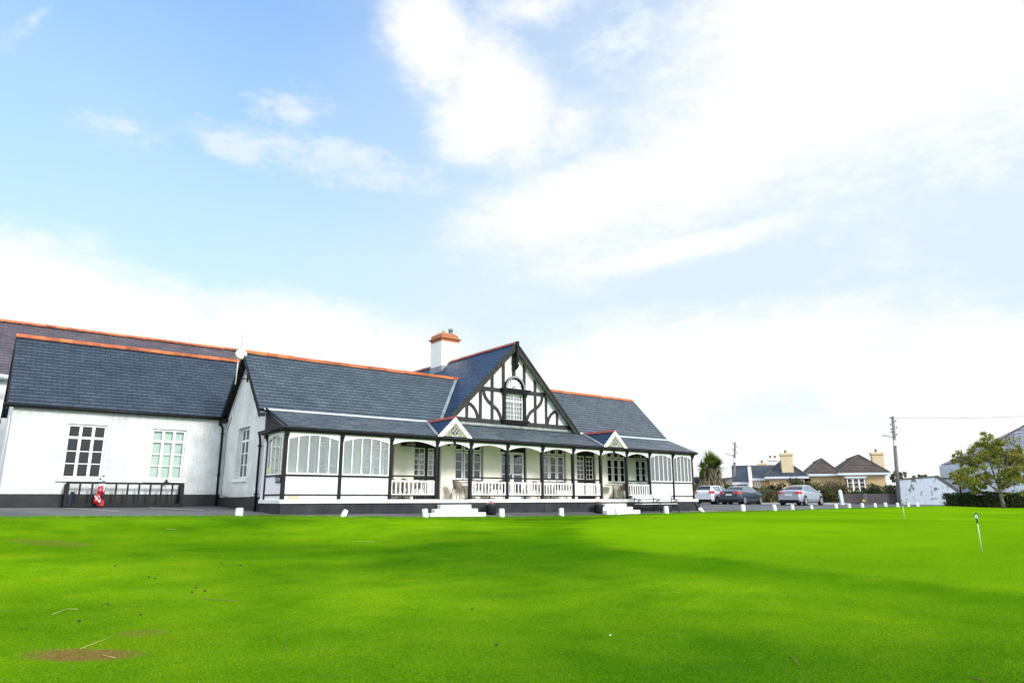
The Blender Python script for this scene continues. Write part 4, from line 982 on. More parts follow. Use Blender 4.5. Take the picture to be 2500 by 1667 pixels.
def rack():
    o = empty('golf_bag_rack', (4.7, 29.7, -.22), 'long low black timber golf bag rack against the left wing wall', 'bag rack')
    x0, x1, yf, yb = 2.80, 6.66, 29.62, 30.04
    top = .66; gz = lambda x: -.21-.012*(x-2.8)
    mb = MB(); mb.bar((x0-.05, 29.64, top-.01), (x1+.02, 29.64, top-.02), .10, .07); mb.build('top_rail', M['black'], o, bevel=.01)
    mb = MB(); mb.bar((x0, yf-.02, -.13), (x1, yf-.02, -.17), .10, .13); mb.build('bottom_rail', M['black'], o, bevel=.01)
    for x in (x0, x1-.02):
        mb = MB(); mb.box(x-.06, x+.06, yf-.03, yf+.05, gz(x)-.02, top-.04); mb.box(x-.06, x+.06, yb-.04, yb, gz(x)-.02, top-.04); mb.box(x-.05, x+.05, yf+.05, yb-.04, .05, .12); mb.build('end_frame', M['black'], o, bevel=.008)
    n = 10
    for k in range(1, n):
        x = x0+(x1-x0)*k/n; mb = MB(); mb.box(x-.03, x+.03, yf-.01, yf+.03, -.1, top-.05); mb.build('divider', M['black'], o)
    mb = MB(); mb.bar((x0+.12, yf-.12, -.2), (x0+.18, yf-.06, .32), .10, .09); tag(mb.build('leaning_post', pm('blue_black_paint', (.006, .012, .03), .6), o))
    mb = MB(); mb.prism([(5.95, 29.8, .69), (6.2, 29.8, .69), (6.12, 29.8, .74), (6.09, 29.8, .84), (6.06, 29.8, .84), (6.03, 29.8, .74)], (0, .05, 0)); mb.build('top_block', M['black'], o)
rack()

def golf_bag():
    # local: base centre at the origin, faces -y
    o = empty('golf_bag', (0, 0, 0), 'red and white golf bag with clubs standing in the black rack', 'golf bag')
    red = pm('red_nylon', (.45, .006, .012), .5, var=.2, vs_=8, bump=.2, bs_=20); dred = pm('dark_red_nylon', (.22, .008, .016), .6, var=.2, vs_=8); wh = M['white']; nv = pm('navy_nylon', (.02, .025, .06), .6)
    def ell_tube(mb, rows, m=0, seg=14):
        vs_ = []
        for z, cx, cy, rx, ry in rows:
            for k in range(seg): t = 2*math.pi*k/seg; vs_.append((cx+rx*math.cos(t), cy+ry*math.sin(t), z))
        n = len(rows); mb.add(vs_, [(i*seg+k, i*seg+(k+1) % seg, (i+1)*seg+(k+1) % seg, (i+1)*seg+k) for i in range(n-1) for k in range(seg)]+[tuple(range(seg))[::-1], tuple(range((n-1)*seg, n*seg))], m, smooth=True)
    mb = MB(); ell_tube(mb, [(0.0, .0, 0, .105, .10), (.05, 0, 0, .12, .115), (.40, .0, 0, .115, .11), (.70, .0, .02, .11, .105), (.80, .0, .02, .12, .11)]); mb.build('body', dred, o)
    mb = MB(); ell_tube(mb, [(.79, 0, .02, .125, .118), (.86, 0, .02, .128, .12)]); mb.prism([(.02, -.105, .86), (.12, -.07, .86), (.105, -.085, .62), (.085, -.10, .55), (.05, -.11, .62)], (0, -.012, 0)); mb.prism([(-.12, -.07, .86), (-.02, -.11, .86), (-.02, -.11, .79), (-.12, -.08, .77)], (0, -.012, 0)); mb.build('collar', wh, o)
    mb = MB(); mb.box(.055, .075, -.128, -.115, .64, .79); mb.build('collar_slot', nv, o)
    mb = MB(); ell_tube(mb, [(.10, -.13, -.09, .02, .02), (.13, -.13, -.09, .085, .06), (.22, -.125, -.10, .11, .075), (.36, -.11, -.10, .105, .07), (.46, -.08, -.09, .075, .055), (.50, -.06, -.08, .03, .03)]); 
    fn = lambda x, y: (-.135+x*.80-y*.45, -.19, .29+y*.80-x*.62); p1 = mb.build('side_pocket', red, o, bevel=0)
    mb = MB(); text_mesh(mb, 'Callaway', .085, lambda x, y: (-.120+x*.66+y*.62-.35*x*x, -.178-.0*x, .30-x*.75+y*.62+.0*x), 0, bold=.003); mb.prism([(-.20, -.172, .25), (-.13, -.178, .235), (-.15, -.178, .26), (-.165, -.178, .32), (-.175, -.176, .26)], (0, -.006, 0)); mb.build('lettering', wh, p1)
    mb = MB(); mb.prism([(.0, -.13, .02), (.14, -.12, .03), (.13, -.12, .24), (.07, -.13, .27), (.03, -.13, .16)], (0, -.02, 0)); ell_tube(mb, [(.0, .07, -.06, .075, .07), (.24, .07, -.06, .07, .07)]); mb.build('front_pocket', red, o)
    mb = MB(); ell_tube(mb, [(.46, -.02, -.06, .11, .07), (.60, -.03, -.06, .10, .07), (.76, -.04, -.05, .085, .06), (.80, -.04, -.04, .05, .04)]); mb.build('upper_pocket', red, o)
    mb = MB(); mb.box(-.065, -.035, -.137, -.125, .60, .66); mb.prism([(-.05, -.15, .16), (-.01, -.15, .14), (.01, -.15, .28), (-.02, -.15, .3)], (0, -.01, 0)); mb.prism([(-.09, -.16, .42), (-.04, -.16, .40), (-.03, -.16, .32), (-.06, -.16, .34)], (0, -.01, 0)); mb.build('white_trim', pm('pale_blue_trim', (.5, .6, .72), .5), o)
    mb = MB(); mb.tube([(.11, -.08, .42), (.02, -.17, .40), (-.03, -.16, .46), (.06, -.14, .36), (.12, -.09, .30)], .018, 6); mb.build('strap', nv, o)
    rnd = random.Random(3)
    for k in range(9):
        cl = MB(); a = rnd.uniform(0, 6.28); r = rnd.uniform(.02, .09); bx, by = r*math.cos(a), r*math.sin(a)+.02; L_ = rnd.uniform(.02, .10)+(.22 if k == 0 else .12 if k == 1 else 0)
        tx, ty, tz = bx*1.4+(.03 if k == 0 else 0), by, .90+L_
        cl.tube([(bx, by, .80), (tx, ty, tz)], .006, 5)
        if k < 2: cl.lathe([(.0, -.022), (.045, -.012), (.055, .006), (.03, .024), (0, .026)], (tx-.01, ty-.02, tz), 10)
        else: d = rnd.choice((-1, 1)); cl.prism([(tx, ty, tz-.03), (tx+d*.075, ty-.02, tz-.012), (tx+d*.08, ty-.02, tz+.03), (tx+d*.02, ty, tz+.015)], (0, .012, 0))
        cl.build('club', M['black'] if k < 2 else M['metal_g'], o)
    o.location = (3.84, 29.42, -.19); o.scale = (.9, .9, .93)
golf_bag()

def chairs():
    # armchair with a moulded shell; local: faces +x, base on z=0
    o = empty('patio_chair', (0, 0, 0))
    mb = MB(); n = 8
    # curved back + arms shell
    prof = []
    for k in range(13):
        a = R(-115+230*k/12); front = abs(k-6)/6; x = -.24*math.cos(a); y = .25*math.sin(a)*(1.0)
        top = .82-.20*front**1.6 if front < .8 else .62-.16*(front-.8)/.2
        prof.append((x*(1.0)+.0, y, .43+.06*front, top))
    vs_ = []
    for x, y, zb, zt in prof: vs_ += [(x*.86, y*.9, zb), (x*1.12, y*1.04, zt)]
    vs2 = [(v[0]*.93, v[1]*.93, v[2]) for v in vs_]
    m_ = len(prof); fs = [(2*i, 2*i+2, 2*i+3, 2*i+1) for i in range(m_-1)]; o2 = 2*m_
    fs2 = [(o2+2*i+1, o2+2*i+3, o2+2*i+2, o2+2*i) for i in range(m_-1)]; ft = [(2*i+1, 2*i+3, o2+2*i+3, o2+2*i+1) for i in range(m_-1)]
    fe = [(0, 1, o2+1, o2), (2*m_-2, o2+2*m_-2, o2+2*m_-1, 2*m_-1)]
    mb.add(vs_+vs2, fs+fs2+ft+fe, smooth=True); mb.build('backrest', M['chair'], o)
    mb = MB(); mb.prism([(-.22, -.2, .42), (.2, -.23, .44), (.24, -.15, .44), (.24, .15, .44), (.2, .23, .44), (-.22, .2, .42)], (0, 0, .025)); mb.build('seat', M['chair'], o, bevel=.008)
    for sx, sy in ((1, 1), (1, -1), (-1, 1), (-1, -1)):
        mb = MB(); mb.tube([(sx*.17, sy*.19, .43), (sx*.22+(.0 if sx > 0 else -.03), sy*.23, 0)], [.014, .010], 7); mb.build('leg', pm('taupe_metal', (.12, .085, .065), .4), o)
    t = empty('patio_table', (0, 0, 0))
    mb = MB(); mb.box(-.36, .36, -.34, .34, .70, .73); mb.build('tabletop', M['tabletop'], t, bevel=.006)
    mb = MB(); mb.tube([(0, 0, .03), (0, 0, .70)], .028, 10); mb.build('column', M['cast'], t)
    mb = MB()
    for k in range(4):
        a = R(45+90*k); mb.tube([(0, 0, .09), (.16*math.cos(a), .16*math.sin(a), .07), (.3*math.cos(a), .3*math.sin(a), .012)], [.022, .018, .014], 7)
    mb.build('foot', M['cast'], t)
    ZF = .02
    spots = [(969, 24.35, 0, 'tan patio chair behind the balustrade, leftmost on the veranda'), (996, 24.3, 8, 'tan patio chair behind the balustrade just left of the left french doors'), (1019, 24.35, 182, 'tan patio chair facing left in front of the left french doors'),
             (1119, 24.45, 0, 'tan patio chair in full view in the opening above the left steps'), (1177, 24.3, 4, 'tan patio chair behind the balustrade right of the left steps, left of its pair'), (1211, 24.35, 176, 'tan patio chair behind the balustrade just left of the white glazed door'),
             (1313, 24.4, 5, 'tan patio chair just right of the white glazed door'), (1362, 24.35, 184, 'tan patio chair under the right half of the wide window right of the white door'), (1384, 24.4, 0, 'tan patio chair just left of the right french doors'),
             (1521, 24.45, 180, 'tan patio chair facing left at the table above the right steps'), (1547, 24.35, 2, 'tan patio chair behind the balustrade just right of the right steps'), (1562, 24.4, 180, 'tan patio chair behind the balustrade above the left end of the bench')]
    for i, (px, Y, rz, lab) in enumerate(spots):
        c = o if i == 0 else copy_tree(o); p = onY(px, 1200, Y); c.location = (p.x, Y, ZF); c.rotation_euler.z = R(rz); tag(c, lab, 'chair', 'tan patio chairs along the veranda')
    tab = [(1150, 24.5, 'pale square table beside the chair in the opening above the left steps'), (983, 24.75, 'pale square table behind the balustrade in the bay left of the left steps'), (1195, 24.75, 'pale square table between two chairs left of the white glazed door'), (1344, 24.6, 'pale square table under the wide window right of the white glazed door'), (1497, 24.55, 'pale square table in full view above the right steps'), (1585, 24.6, 'pale square table behind the balustrade right of the right steps')]
    for i, (px, Y, lab) in enumerate(tab):
        c = t if i == 0 else copy_tree(t); p = onY(px, 1200, Y); c.location = (p.x, Y, ZF); tag(c, lab, 'table', 'square tables on the veranda')
chairs()

def planter():
    o = empty('planter', (0, 0, 0))
    mb = MB(); prof = [(0, 0), (.185, .0), (.20, .03), (.215, .30), (.205, .38), (.185, .385), (.175, .35), (0, .35)]; mb.lathe(prof, seg=18)
    for z in (.07, .30): mb.lathe([(.212, z-.014), (.222, z-.012), (.222, z+.012), (.212, z+.014)], seg=18)
    mb.build('barrel', M['black'], o)
    rnd = random.Random(5)
    mb = MB(); fl = MB()
    for k in range(90):
        a = rnd.uniform(0, 6.28); r = rnd.uniform(0, .19); z = rnd.uniform(.36, .46)-r*.2; c = Vector((r*math.cos(a), r*math.sin(a), z)); d = Vector((rnd.uniform(-1, 1), rnd.uniform(-1, 1), rnd.uniform(-.2, 1))).normalized(); e = d.orthogonal().normalized()*.03
        mb.quad(c-e, c+d*.03-e*.2, c+d*.06, c+e*.6)
    for k in range(34):
        a = rnd.uniform(0, 6.28); r = rnd.uniform(0, .17); c = Vector((r*math.cos(a), r*math.sin(a), rnd.uniform(.43, .54)-r*.25)); n = 5
        d = Vector((rnd.uniform(-1, 1), rnd.uniform(-1, .2), rnd.uniform(.2, 1))).normalized(); x = d.orthogonal().normalized(); y = d.cross(x)
        fl.add([c+d*.01]+[c+(x*math.cos(6.283*q/10)+y*math.sin(6.283*q/10))*(.034 if q % 2 else .018) for q in range(10)], [(0, 1+q, 1+(q+1) % 10) for q in range(10)])
    mb.build('foliage', pm('planter_leaves', (.05, .12, .03), .6, var=.4, vs_=20), o); fl.build('flowers', pm('pink_petals', (.80, .10, .32), .6, var=.3, vs_=30, col2=(.85, .35, .5)), o)
    for i, (x, lab) in enumerate(((16.49, 'black barrel planter of pink flowers right of the left steps'), (22.50, 'black barrel planter of pink flowers left of the right steps'))):
        c = o if i == 0 else copy_tree(o); c.location = (x, 22.55, H(x, 22.55)-.015); tag(c, lab, 'planter', 'black barrel planters by the steps')
        if i: c.rotation_euler.z = 2
planter()

def bench():
    # local: x along the bench (0..2.7), faces -y
    o = empty('park_bench', (0, 0, 0), 'long park bench with pale slats and three black scrolled iron frames, by the right steps', 'bench')
    L_ = 2.72
    mb = MB(); mb.bar((-.05, .22, .74), (L_+.05, .22, .74), .025, .19, (0, .15, 1)); mb.build('backrest', M['white'], o, bevel=.006)
    mb = MB(); mb.bar((-.03, .18, .545), (L_+.03, .18, .545), .025, .08, (0, .15, 1)); mb.build('back_slat', M['white_old'], o, bevel=.005)
    mb = MB(); mb.box(-.03, L_+.03, -.22, -.11, .395, .425); mb.build('seat', M['white_old'], o, bevel=.006)
    mb = MB(); mb.box(-.03, L_+.03, -.09, .02, .39, .42); mb.build('seat', M['white_old'], o, bevel=.006)
    mb = MB(); mb.box(-.03, L_+.03, .04, .15, .385, .415); mb.build('seat', M['white_old'], o, bevel=.006)
    for x in (0.02, L_/2, L_-.02):
        mb = MB(); T = lambda pts, r=.014: mb.tube([(x, y, z) for y, z in pts], r*1.45, 6)
        T([(.22, .80), (.17, .55), (.12, .40), (.13, .22), (.20, .10), (.27, .0)], .017); T([(-.22, .38), (-.24, .24), (-.22, .12), (-.30, .0)], .018)
        T([(.12, .385), (-.22, .385)], .016); T([(.2, .68), (.05, .62), (-.15, .62), (-.24, .56), (-.25, .47), (-.22, .40)], .016)
        T([(.13, .22), (.0, .14), (-.22, .14)], .010); T([(.12, .36), (.03, .25), (-.05, .20), (-.14, .25), (-.22, .36)], .010); T([(-.05, .20), (-.05, .12)], .012)
        T([(-.05+.06*math.cos(R(a)), .29+.06*math.sin(R(a))) for a in range(0, 361, 40)], .009); T([(.05, .42), (.02, .52), (-.05, .58), (-.12, .52), (-.15, .42)], .009); T([(-.05, .42), (-.05, .58)], .010); T([(-.12+.04*math.cos(R(a)), .555+.04*math.sin(R(a))) for a in range(0, 361, 45)], .008)
        mb.build('iron_frame', M['cast'], o)
    o.location = (24.95, 22.45, H(26, 22.3)-.012); o.rotation_euler.z = 0
bench()

# ------------------------------------------------------------------ white marker stones on the lawn edge
def stones():
    S = [(586.3, 1260.8, 20, 0), (839, 1263, 19, 24), (1040, 1264.4, 21, -7), (1225, 1263.4, 21, 0), (1370, 1262.5, 19.6, 0), (1506.6, 1258.4, 18.5, 0), (1625.4, 1256, 18.4, -1), (1714, 1250.4, 15, -48), (1812.3, 1249.5, 16.8, 0), (1889.5, 1247, 14.6, -9), (1933, 1245.4, 13.3, -3),
         (1980, 1247, 10.7, -6), (2039.6, 1242, 11.7, -3), (2071.7, 1240.7, 11.5, -4), (2103.4, 1240.2, 11.5, -3), (2135.3, 1239.4, 10.4, -3), (2161, 1239.4, 11, -9), (2190, 1238.4, 10, -3), (2216.4, 1237, 9, 0), (2239, 1235, 9, -3)]
    lab = ['white painted stone before the black plinth corner, leftmost of the row', 'white painted stone leaning right on the lawn edge before the glazed veranda bays', 'white painted stone leaning left at the foot of the left steps', 'white painted stone just right of the planter by the left steps',
           'white painted stone upright between the two planters', 'white painted stone standing before the right steps', 'white painted stone in front of the park bench', 'white painted stone toppled over beyond the right end of the plinth', 'white upright stone before the dark saloon, next past the toppled one', 'white stone leaning left between the dark saloon and the silver saloon',
           'white stone below the rear wheel of the silver saloon', 'lowest white stone, sunk below the front of the silver saloon', 'white stone before the white gatepost', 'second white stone right of the gatepost', 'third white stone right of the gatepost, below the yellow hydrant marker', 'fourth white stone right of the gatepost, before the grey wall',
           'white stone leaning left just before the white wall starts', 'white stone before the left end of the flaking white wall', 'last but one white stone, right of the small far putting marker', 'farthest white stone, at the right end of the row']
    wp = pm('white_stone_paint', (.80, .82, .84), .7, var=.06, vs_=7, bump=.5, bs_=18, dirt=.25)
    rnd = random.Random(11)
    for i, (px, py, h, tilt) in enumerate(S):
        v = onY(px, 1219, 21.05).dot(VH) if i < 12 else 41.2*.0+onY(px, 1219, 21.05).dot(VH)
        p = onY(px, 1219, 21.02); p.z = H(p.x, 21.02)+.02
        d = p.length; hh = h*(p.dot(fw))/1667*1.0
        w = hh*(.78 if i == 0 else .60)
        mb = MB(); n = 8; vs_ = []
        tw = rnd.uniform(-.1, .1)
        for j, (z, s) in enumerate(((-.08, 1.05), (0, 1.02), (.5, 1.0), (.88, .96), (1.0, .80))):
            for k in range(n):
                a = 2*math.pi*(k+.5)/n+tw; r = 1/max(abs(math.cos(a)), abs(math.sin(a)))**.8*(1+rnd.uniform(-.05, .05))
                vs_.append((w*.55*s*r*math.cos(a), w*.5*s*r*math.sin(a), hh*(z+rnd.uniform(-.02, .02)*(j > 1))))
        mb.add(vs_, [(j*n+k, j*n+(k+1) % n, (j+1)*n+(k+1) % n, (j+1)*n+k) for j in range(4) for k in range(n)]+[tuple(range(4*n, 5*n))])
        o = mb.build('marker_stone', wp, org=(0, 0, 0), bevel=.012)
        o.location = p; o.rotation_euler = (rnd.uniform(-.04, .04), R(tilt), .0); tag(o, lab[i], 'stone', 'white painted stones along the lawn edge')
stones()

def markers():
    for (px, py, h, lab) in ((2398, 1346.5, 95, 'green and white putting hole marker, the near tall one on the right'), (2209, 1267.6, 47, 'far small putting hole marker in front of the flaking white wall')):
        p = hitground(px, py); D = p.dot(fw); hh = h*D/1667*.985
        o = empty('putting_marker', p, lab, 'hole marker', 'putting green hole markers', org=(0, 0, 0)); ORG[o] = Vector((0, 0, 0))
        k = hh
        mb = MB(); mb.tube([(0, 0, 0), (-.02*k, 0, .78*k)], .0085*k/.7, 8); mb.build('pin', pm('pale_pin', (.58, .66, .58), .4), o)
        dirn = -(RH*(p.dot(RH))+VH*p.dot(VH)).normalized(); sd_ = Vector((-dirn.y, dirn.x, 0)); c = Vector((-.025*k, 0, .885*k))
        def ov(r1, r2, off, z0=0, n=20): return [c+sd_*r1*math.cos(6.2832*q/n)+Vector((0, 0, z0+r2*math.sin(6.2832*q/n)))+dirn*off for q in range(n)]
        mb = MB(); A = ov(.052*k, .085*k, .006, .02*k); B = ov(.052*k, .085*k, -.006, .02*k); mb.add(A+B, [tuple(range(20)), tuple(range(20, 40))[::-1]]+[(q, 20+q, 20+(q+1) % 20, (q+1) % 20) for q in range(20)])
        mb.lathe([(.0, -.17*k), (.018*k, -.17*k), (.022*k, -.10*k), (.035*k, -.04*k), (0, -.04*k)], c, 10)
        b = mb.build('head', pm('dark_green_plastic', (.01, .07, .055), .4), o)
        mb = MB(); A = ov(.036*k, .062*k, .011, 0); mb.add(A, [tuple(range(20))]); mb.build('disc', M['white'], b)
        mb = MB(); A = ov(.012*k, .026*k, .014, 0); mb.add(A, [tuple(range(20))]); mb.build('number', pm('grey_print', (.25, .27, .3), .5), b)
markers()

def lawn_litter():
    st = pm('dry_straw', (.55, .42, .18), .7, var=.2, vs_=20); tw = pm('brown_twig', (.20, .11, .05), .8, var=.2, vs_=20); soil = pm('dark_soil', (.035, .022, .012), .9, var=.3, vs_=30)
    items = [((195, 1587), (265, 1560), 'long straight pale straw lying across the bare earth patch', 0), ((1930, 1603), (1952, 1628), 'short brown twig at the bottom right of the lawn', 1), ((697, 1572), (699, 1588), 'short bent brown twig in the middle foreground', 1), ((2375, 1657), (2405, 1667), 'brown twig at the bottom right corner of the lawn', 1),
             ((125, 1503), (165, 1488), 'thin pale straw left of the bare earth patch', 0), ((495, 1464), (578, 1470), 'long thin brown stalk in the left middle of the lawn', 1), ((862, 1322), (915, 1324), 'pale stalk lying on the lawn below the glazed veranda bays', 0), ((165, 1489), (190, 1490), 'short straw beside the thin pale straw', 0), ((403, 1292), (430, 1293), 'pale straw near the path on the left of the lawn', 0), ((250, 1602), (282, 1610), 'bent pale root on the right of the bare earth patch', 0)]
    for a, b, lab, k in items:
        p = hitground(*a); q = hitground(*b); m_ = (p+q)/2+Vector((random.uniform(-.01, .01), random.uniform(-.01, .01), .012)); r = .0024 if k == 0 else .0034
        mb = MB(); mb.tube([p+Vector((0, 0, .012)), m_, q+Vector((0, 0, .014))], r, 5); tag(mb.build('straw' if k == 0 else 'twig', st if k == 0 else tw, org=p), lab, 'straw' if k == 0 else 'twig', 'bits of straw and twig on the lawn')
    WL = ['dark worm cast farthest left in the upper part of the lawn', 'left one of two small worm casts side by side left of the middle', 'right one of two small worm casts side by side left of the middle', 'largest of the three clustered worm casts left of the middle', 'topmost of the three clustered worm casts left of the middle', 'rightmost of the three clustered worm casts left of the middle', 'worm cast right above the three clustered ones', 'reddish worm cast on the lawn below the glazed bays', 'dark worm cast on the lawn left of the clustered three',
          'dark worm cast above and right of the bare earth patch', 'dark worm cast just above the bare earth patch', 'big dark worm cast in the middle foreground', 'dark worm cast above the big one in the middle foreground', 'left one of two far worm casts below the park bench', 'right one of two far worm casts below the park bench']
    casts = [(281, 1382), (363, 1410), (378, 1413), (468, 1447), (478, 1436), (500, 1444), (540, 1375), (587, 1381), (262, 1476), (342, 1502), (192, 1518), (1212, 1577), (1152, 1488), (1485, 1262), (1600, 1264)]
    grp = 'dark worm casts on the lawn'; rnd = random.Random(2)
    for i, (x, y) in enumerate(casts):
        p = hitground(x, y); r = .010 if y > 1300 else .022
        mb = MB()
        for q in range(5):
            c = Vector((rnd.uniform(-r, r), rnd.uniform(-r, r), .004)); rr = r*rnd.uniform(.3, .7); mb.lathe([(rr*1.3, -.01), (rr*1.1, .010), (rr*.5, .016), (0, .018)], p+c, 6)
        tag(mb.build('worm_cast', soil, org=p), WL[i] if True else '' +('in the far right part' if x > 1400 else 'right of the middle' if x > 1100 else 'left of the middle' if x > 430 else 'in the left part')+(' close to the camera' if y > 1470 else ''), 'worm cast', grp)
    mb = MB(); p = hitground(1490, 1551); mb.lathe([(.007, 0), (.009, .005), (.0, .011)], p, 8); tag(mb.build('petal', M['white'], org=p), 'tiny white petal on the foreground lawn right of centre', 'petal')
lawn_litter()

# ================================================================== BACKGROUND, right of the clubhouse
def frame(deg):
    """horizontal frame turned by deg clockwise from the camera's right/forward axes"""
    c, s_ = math.cos(R(deg)), math.sin(R(deg)); e1 = RH*c-VH*s_; e2 = RH*s_+VH*c
    def P(px, py, b): d = ray(px, py); p = d*(b/d.dot(e2)); return Vector((p.dot(e1), b, p.z))
    def root(name, px, b, z, *a, **k):
        p = P(px, 1219, b); w = e1*p.x+e2*b; return empty(name, (w.x, w.y, z), *a, rz=math.atan2(e1.y, e1.x), org=(p.x, b, z), **k)
    def bof(px, v): p = atv(px, 1219, v); return w2(p.x, p.y).dot(e2)
    return P, root, bof
A0, root0, _ = frame(0)
def gz(px, v): p = gv(px, v); return p.z
WHITEB = pm('house_white', (.78, .79, .80), .8, var=.04, vs_=.6, dirt=.1)
CREAM = pm('house_cream', (.62, .44, .24), .8, var=.06, vs_=.6, bump=.2, bs_=20)
CREAM2 = pm('chimney_cream', (.66, .54, .33), .8, var=.05, vs_=.8)
HSL = slate('house_slate', (.05, .07, .095), (.07, .09, .12), (.015, .02, .03), .5, .3)
BRT = slate('brown_tiles', (.075, .058, .052), (.11, .085, .075), (.02, .015, .014), .6, .42, rough=.7)
FASC = pm('fascia_white', (.62, .68, .74), .5, var=.05)

def houses():
    P, root, bof = frame(18)
    def hip(o, fl, fr, ap, depth, mat, thick=.18, h=.3, name='roof'):
        """hipped block: front eave corners, front apex, depth back; own ridge along the depth axis"""
        fl, fr, ap = Vector(fl), Vector(fr), Vector(ap); b1 = fl.y+depth; zl = fl.z
        fr = Vector((fr.x, fl.y, zl)); bl = Vector((fl.x, b1, zl)); br = Vector((fr.x, b1, zl)); ap2 = Vector((ap.x, b1-(ap.y-fl.y), ap.z))
        mb = MB()
        def tri_sl(a, b, c):
            a, b, c = map(Vector, (a, b, c)); n = (b-a).cross(c-a).normalized(); k = max(2, round((c-(a+b)/2).length/h))
            for i in range(k):
                t0, t1 = i/k, (i+1)/k; l0, r0, l1, r1 = a.lerp(c, t0), b.lerp(c, t0), a.lerp(c, t1), b.lerp(c, t1)
                mb.quad(l0+n*.05, r0+n*.05, r1, l1); mb.quad(l0, r0, r0+n*.05, l0+n*.05)
        tri_sl(fl, fr, ap); tri_sl(br, bl, ap2)
        slates(mb, bl, fl, ap, ap2, h, .05); slates(mb, fr, br, ap2, ap, h, .05)
        r = mb.build(name, mat, o)
        mb = MB()
        for p, q in ((fl, ap), (fr, ap), (ap, ap2)): mb.bar(p+Vector((0, 0, .05)), q+Vector((0, 0, .05)), .16, .09)
        mb.build('ridge_tiles', BRT, r)
        mb = MB(); mb.box(fl.x, fr.x, fl.y-.04, fl.y+.05, zl-.20, zl+.02); mb.box(fl.x-.04, fl.x+.05, fl.y, b1, zl-.20, zl+.02); mb.box(fr.x-.05, fr.x+.04, fl.y, b1, zl-.20, zl+.02); mb.box(fl.x+.05, fr.x-.05, fl.y+.05, b1-.05, zl-.19, zl-.12)
        mb.build('fascia', FASC, o)
        return b1
    zg = -.5
    # ---- slate house
    b0 = bof(1900, 75)
    o = root('slate_bungalow', 1880, b0, zg, 'cream bungalow with dark slate hip roof and a tall cream chimney on its front slope', 'house')
    fl, fr, ap = P(1868, 1164, b0), P(1974, 1159, b0), P(1911, 1121, b0+4.2)
    b1 = hip(o, fl, fr, ap, 9.5, HSL)
    mb = MB(); mb.box(fl.x+.4, fr.x-.4, b0+.4, b1-.4, zg, fl.z-.18); mb.build('wall', CREAM, o)
    q0, q1 = P(1837, 1168, b0+1.2), P(1872, 1166, b0+1.2); r0 = P(1833, 1138, b0+5)
    mb = MB(); mid_l = Vector((q0.x, b0+1.2, q0.z)); slates(mb, mid_l, (fl.x+2.5, b0+1.2, q0.z), (fl.x+2.5, b0+5, r0.z), (q0.x, b0+5, r0.z), .3, .03); mb.build('roof', HSL, o)
    mb = MB(); mb.box(q0.x, fl.x+1, b0+1.15, b0+1.25, q0.z-.22, q0.z+.02); mb.build('fascia', FASC, o)
    mb = MB(); mb.box(q0.x+.1, fl.x+1, b0+1.5, b0+8, zg, q0.z-.15); mb.prism([(q0.x+.1, b0+1.5, q0.z-.15), (q0.x+.1, b0+8.4, q0.z-.15), (q0.x+.1, b0+5, r0.z-.1)], (.2, 0, 0)); mb.build('wall', CREAM, o)
    # garage wing at the left
    e0, e1_ = P(1788, 1177, b0+2.5), P(1829, 1177, b0+2.5); rr = P(1830, 1138, b0+6.2)
    mb = MB(); slates(mb, (e0.x, b0+2.5, e0.z), (e1_.x, b0+2.5, e0.z), (e1_.x, b0+6.2, rr.z), (e0.x, b0+6.2, rr.z), .3, .03); mb.quad((e1_.x, b0+9.9, e0.z), (e0.x, b0+9.9, e0.z), (e0.x, b0+6.2, rr.z), (e1_.x, b0+6.2, rr.z)); mb.build('roof', HSL, o)
    mb = MB(); mb.bar((e0.x, b0+6.2, rr.z+.05), (fl.x+2.6, b0+6.0, rr.z+.05), .2, .1); mb.build('ridge_tiles', BRT, o)
    mb = MB(); mb.box(e0.x, e1_.x, b0+2.45, b0+2.55, e0.z-.28, e0.z); mb.build('fascia', FASC, o)
    mb = MB(); mb.box(e0.x+.2, e0.x+.5, b0+2.8, b0+9.5, zg, e0.z-.1); mb.box(e1_.x-.3, e1_.x-.1, b0+2.8, b0+9.5, zg, e0.z-.1); mb.prism([(e1_.x-.1, b0+2.8, e0.z-.1), (e1_.x-.1, b0+9.6, e0.z-.1), (e1_.x-.1, b0+6.2, rr.z-.1)], (-.2, 0, 0)); mb.build('wall', WHITEB, o)
    mb = MB(); mb.box(e0.x+.5, e1_.x-.3, b0+3.1, b0+3.2, zg, e0.z-.1); mb.build('garage_door', pm('dark_maroon_door', (.045, .018, .022), .6), o)
    w0, w1 = P(1843, 1174, b0+1.4), P(1856, 1174, b0+1.4); muntin_window(o, 'window', w0.x, w1.x, w0.z-.7, w0.z, b0+1.42, 2, 1, frame=.08, back='curtain')
    # chimneys
    def chim(o, x0, x1, ytop, ybot, b, mat, pots, d=.9, cap=.18):
        a, c = P(x0, ybot, b), P(x1, ytop, b); mb = MB(); mb.box(a.x, c.x, b, b+d, a.z-.8, c.z-.3); ch = mb.build('chimney', mat, o)
        mb = MB(); mb.box(a.x-cap*.5, c.x+cap*.5, b-cap*.5, b+d+cap*.5, c.z-.3, c.z); mb.build('chimney_cap', mat, ch, bevel=.04)
        for k in pots:
            x = a.x+(c.x-a.x)*k; mb = MB(); mb.lathe([(.11, 0), (.13, .3), (.10, .32), (0, .32)], (x, b+d/2, c.z), 10); mb.build('chimney_pot', pm('clay_pot', (.22, .07, .04), .8), ch)
    chim(o, 1910, 1934, 1105, 1154, b0+.9, CREAM2, (.45,), 1.2)
    chim(o, 1877, 1898, 1118, 1136, b0+7.5, WHITEB, (.25, .75), .8)
    chim(o, 1852, 1870, 1130, 1138, b0+6.5, CREAM2, (.5,), .7)
    # ---- brown tiled house
    b2 = bof(2080, 73)
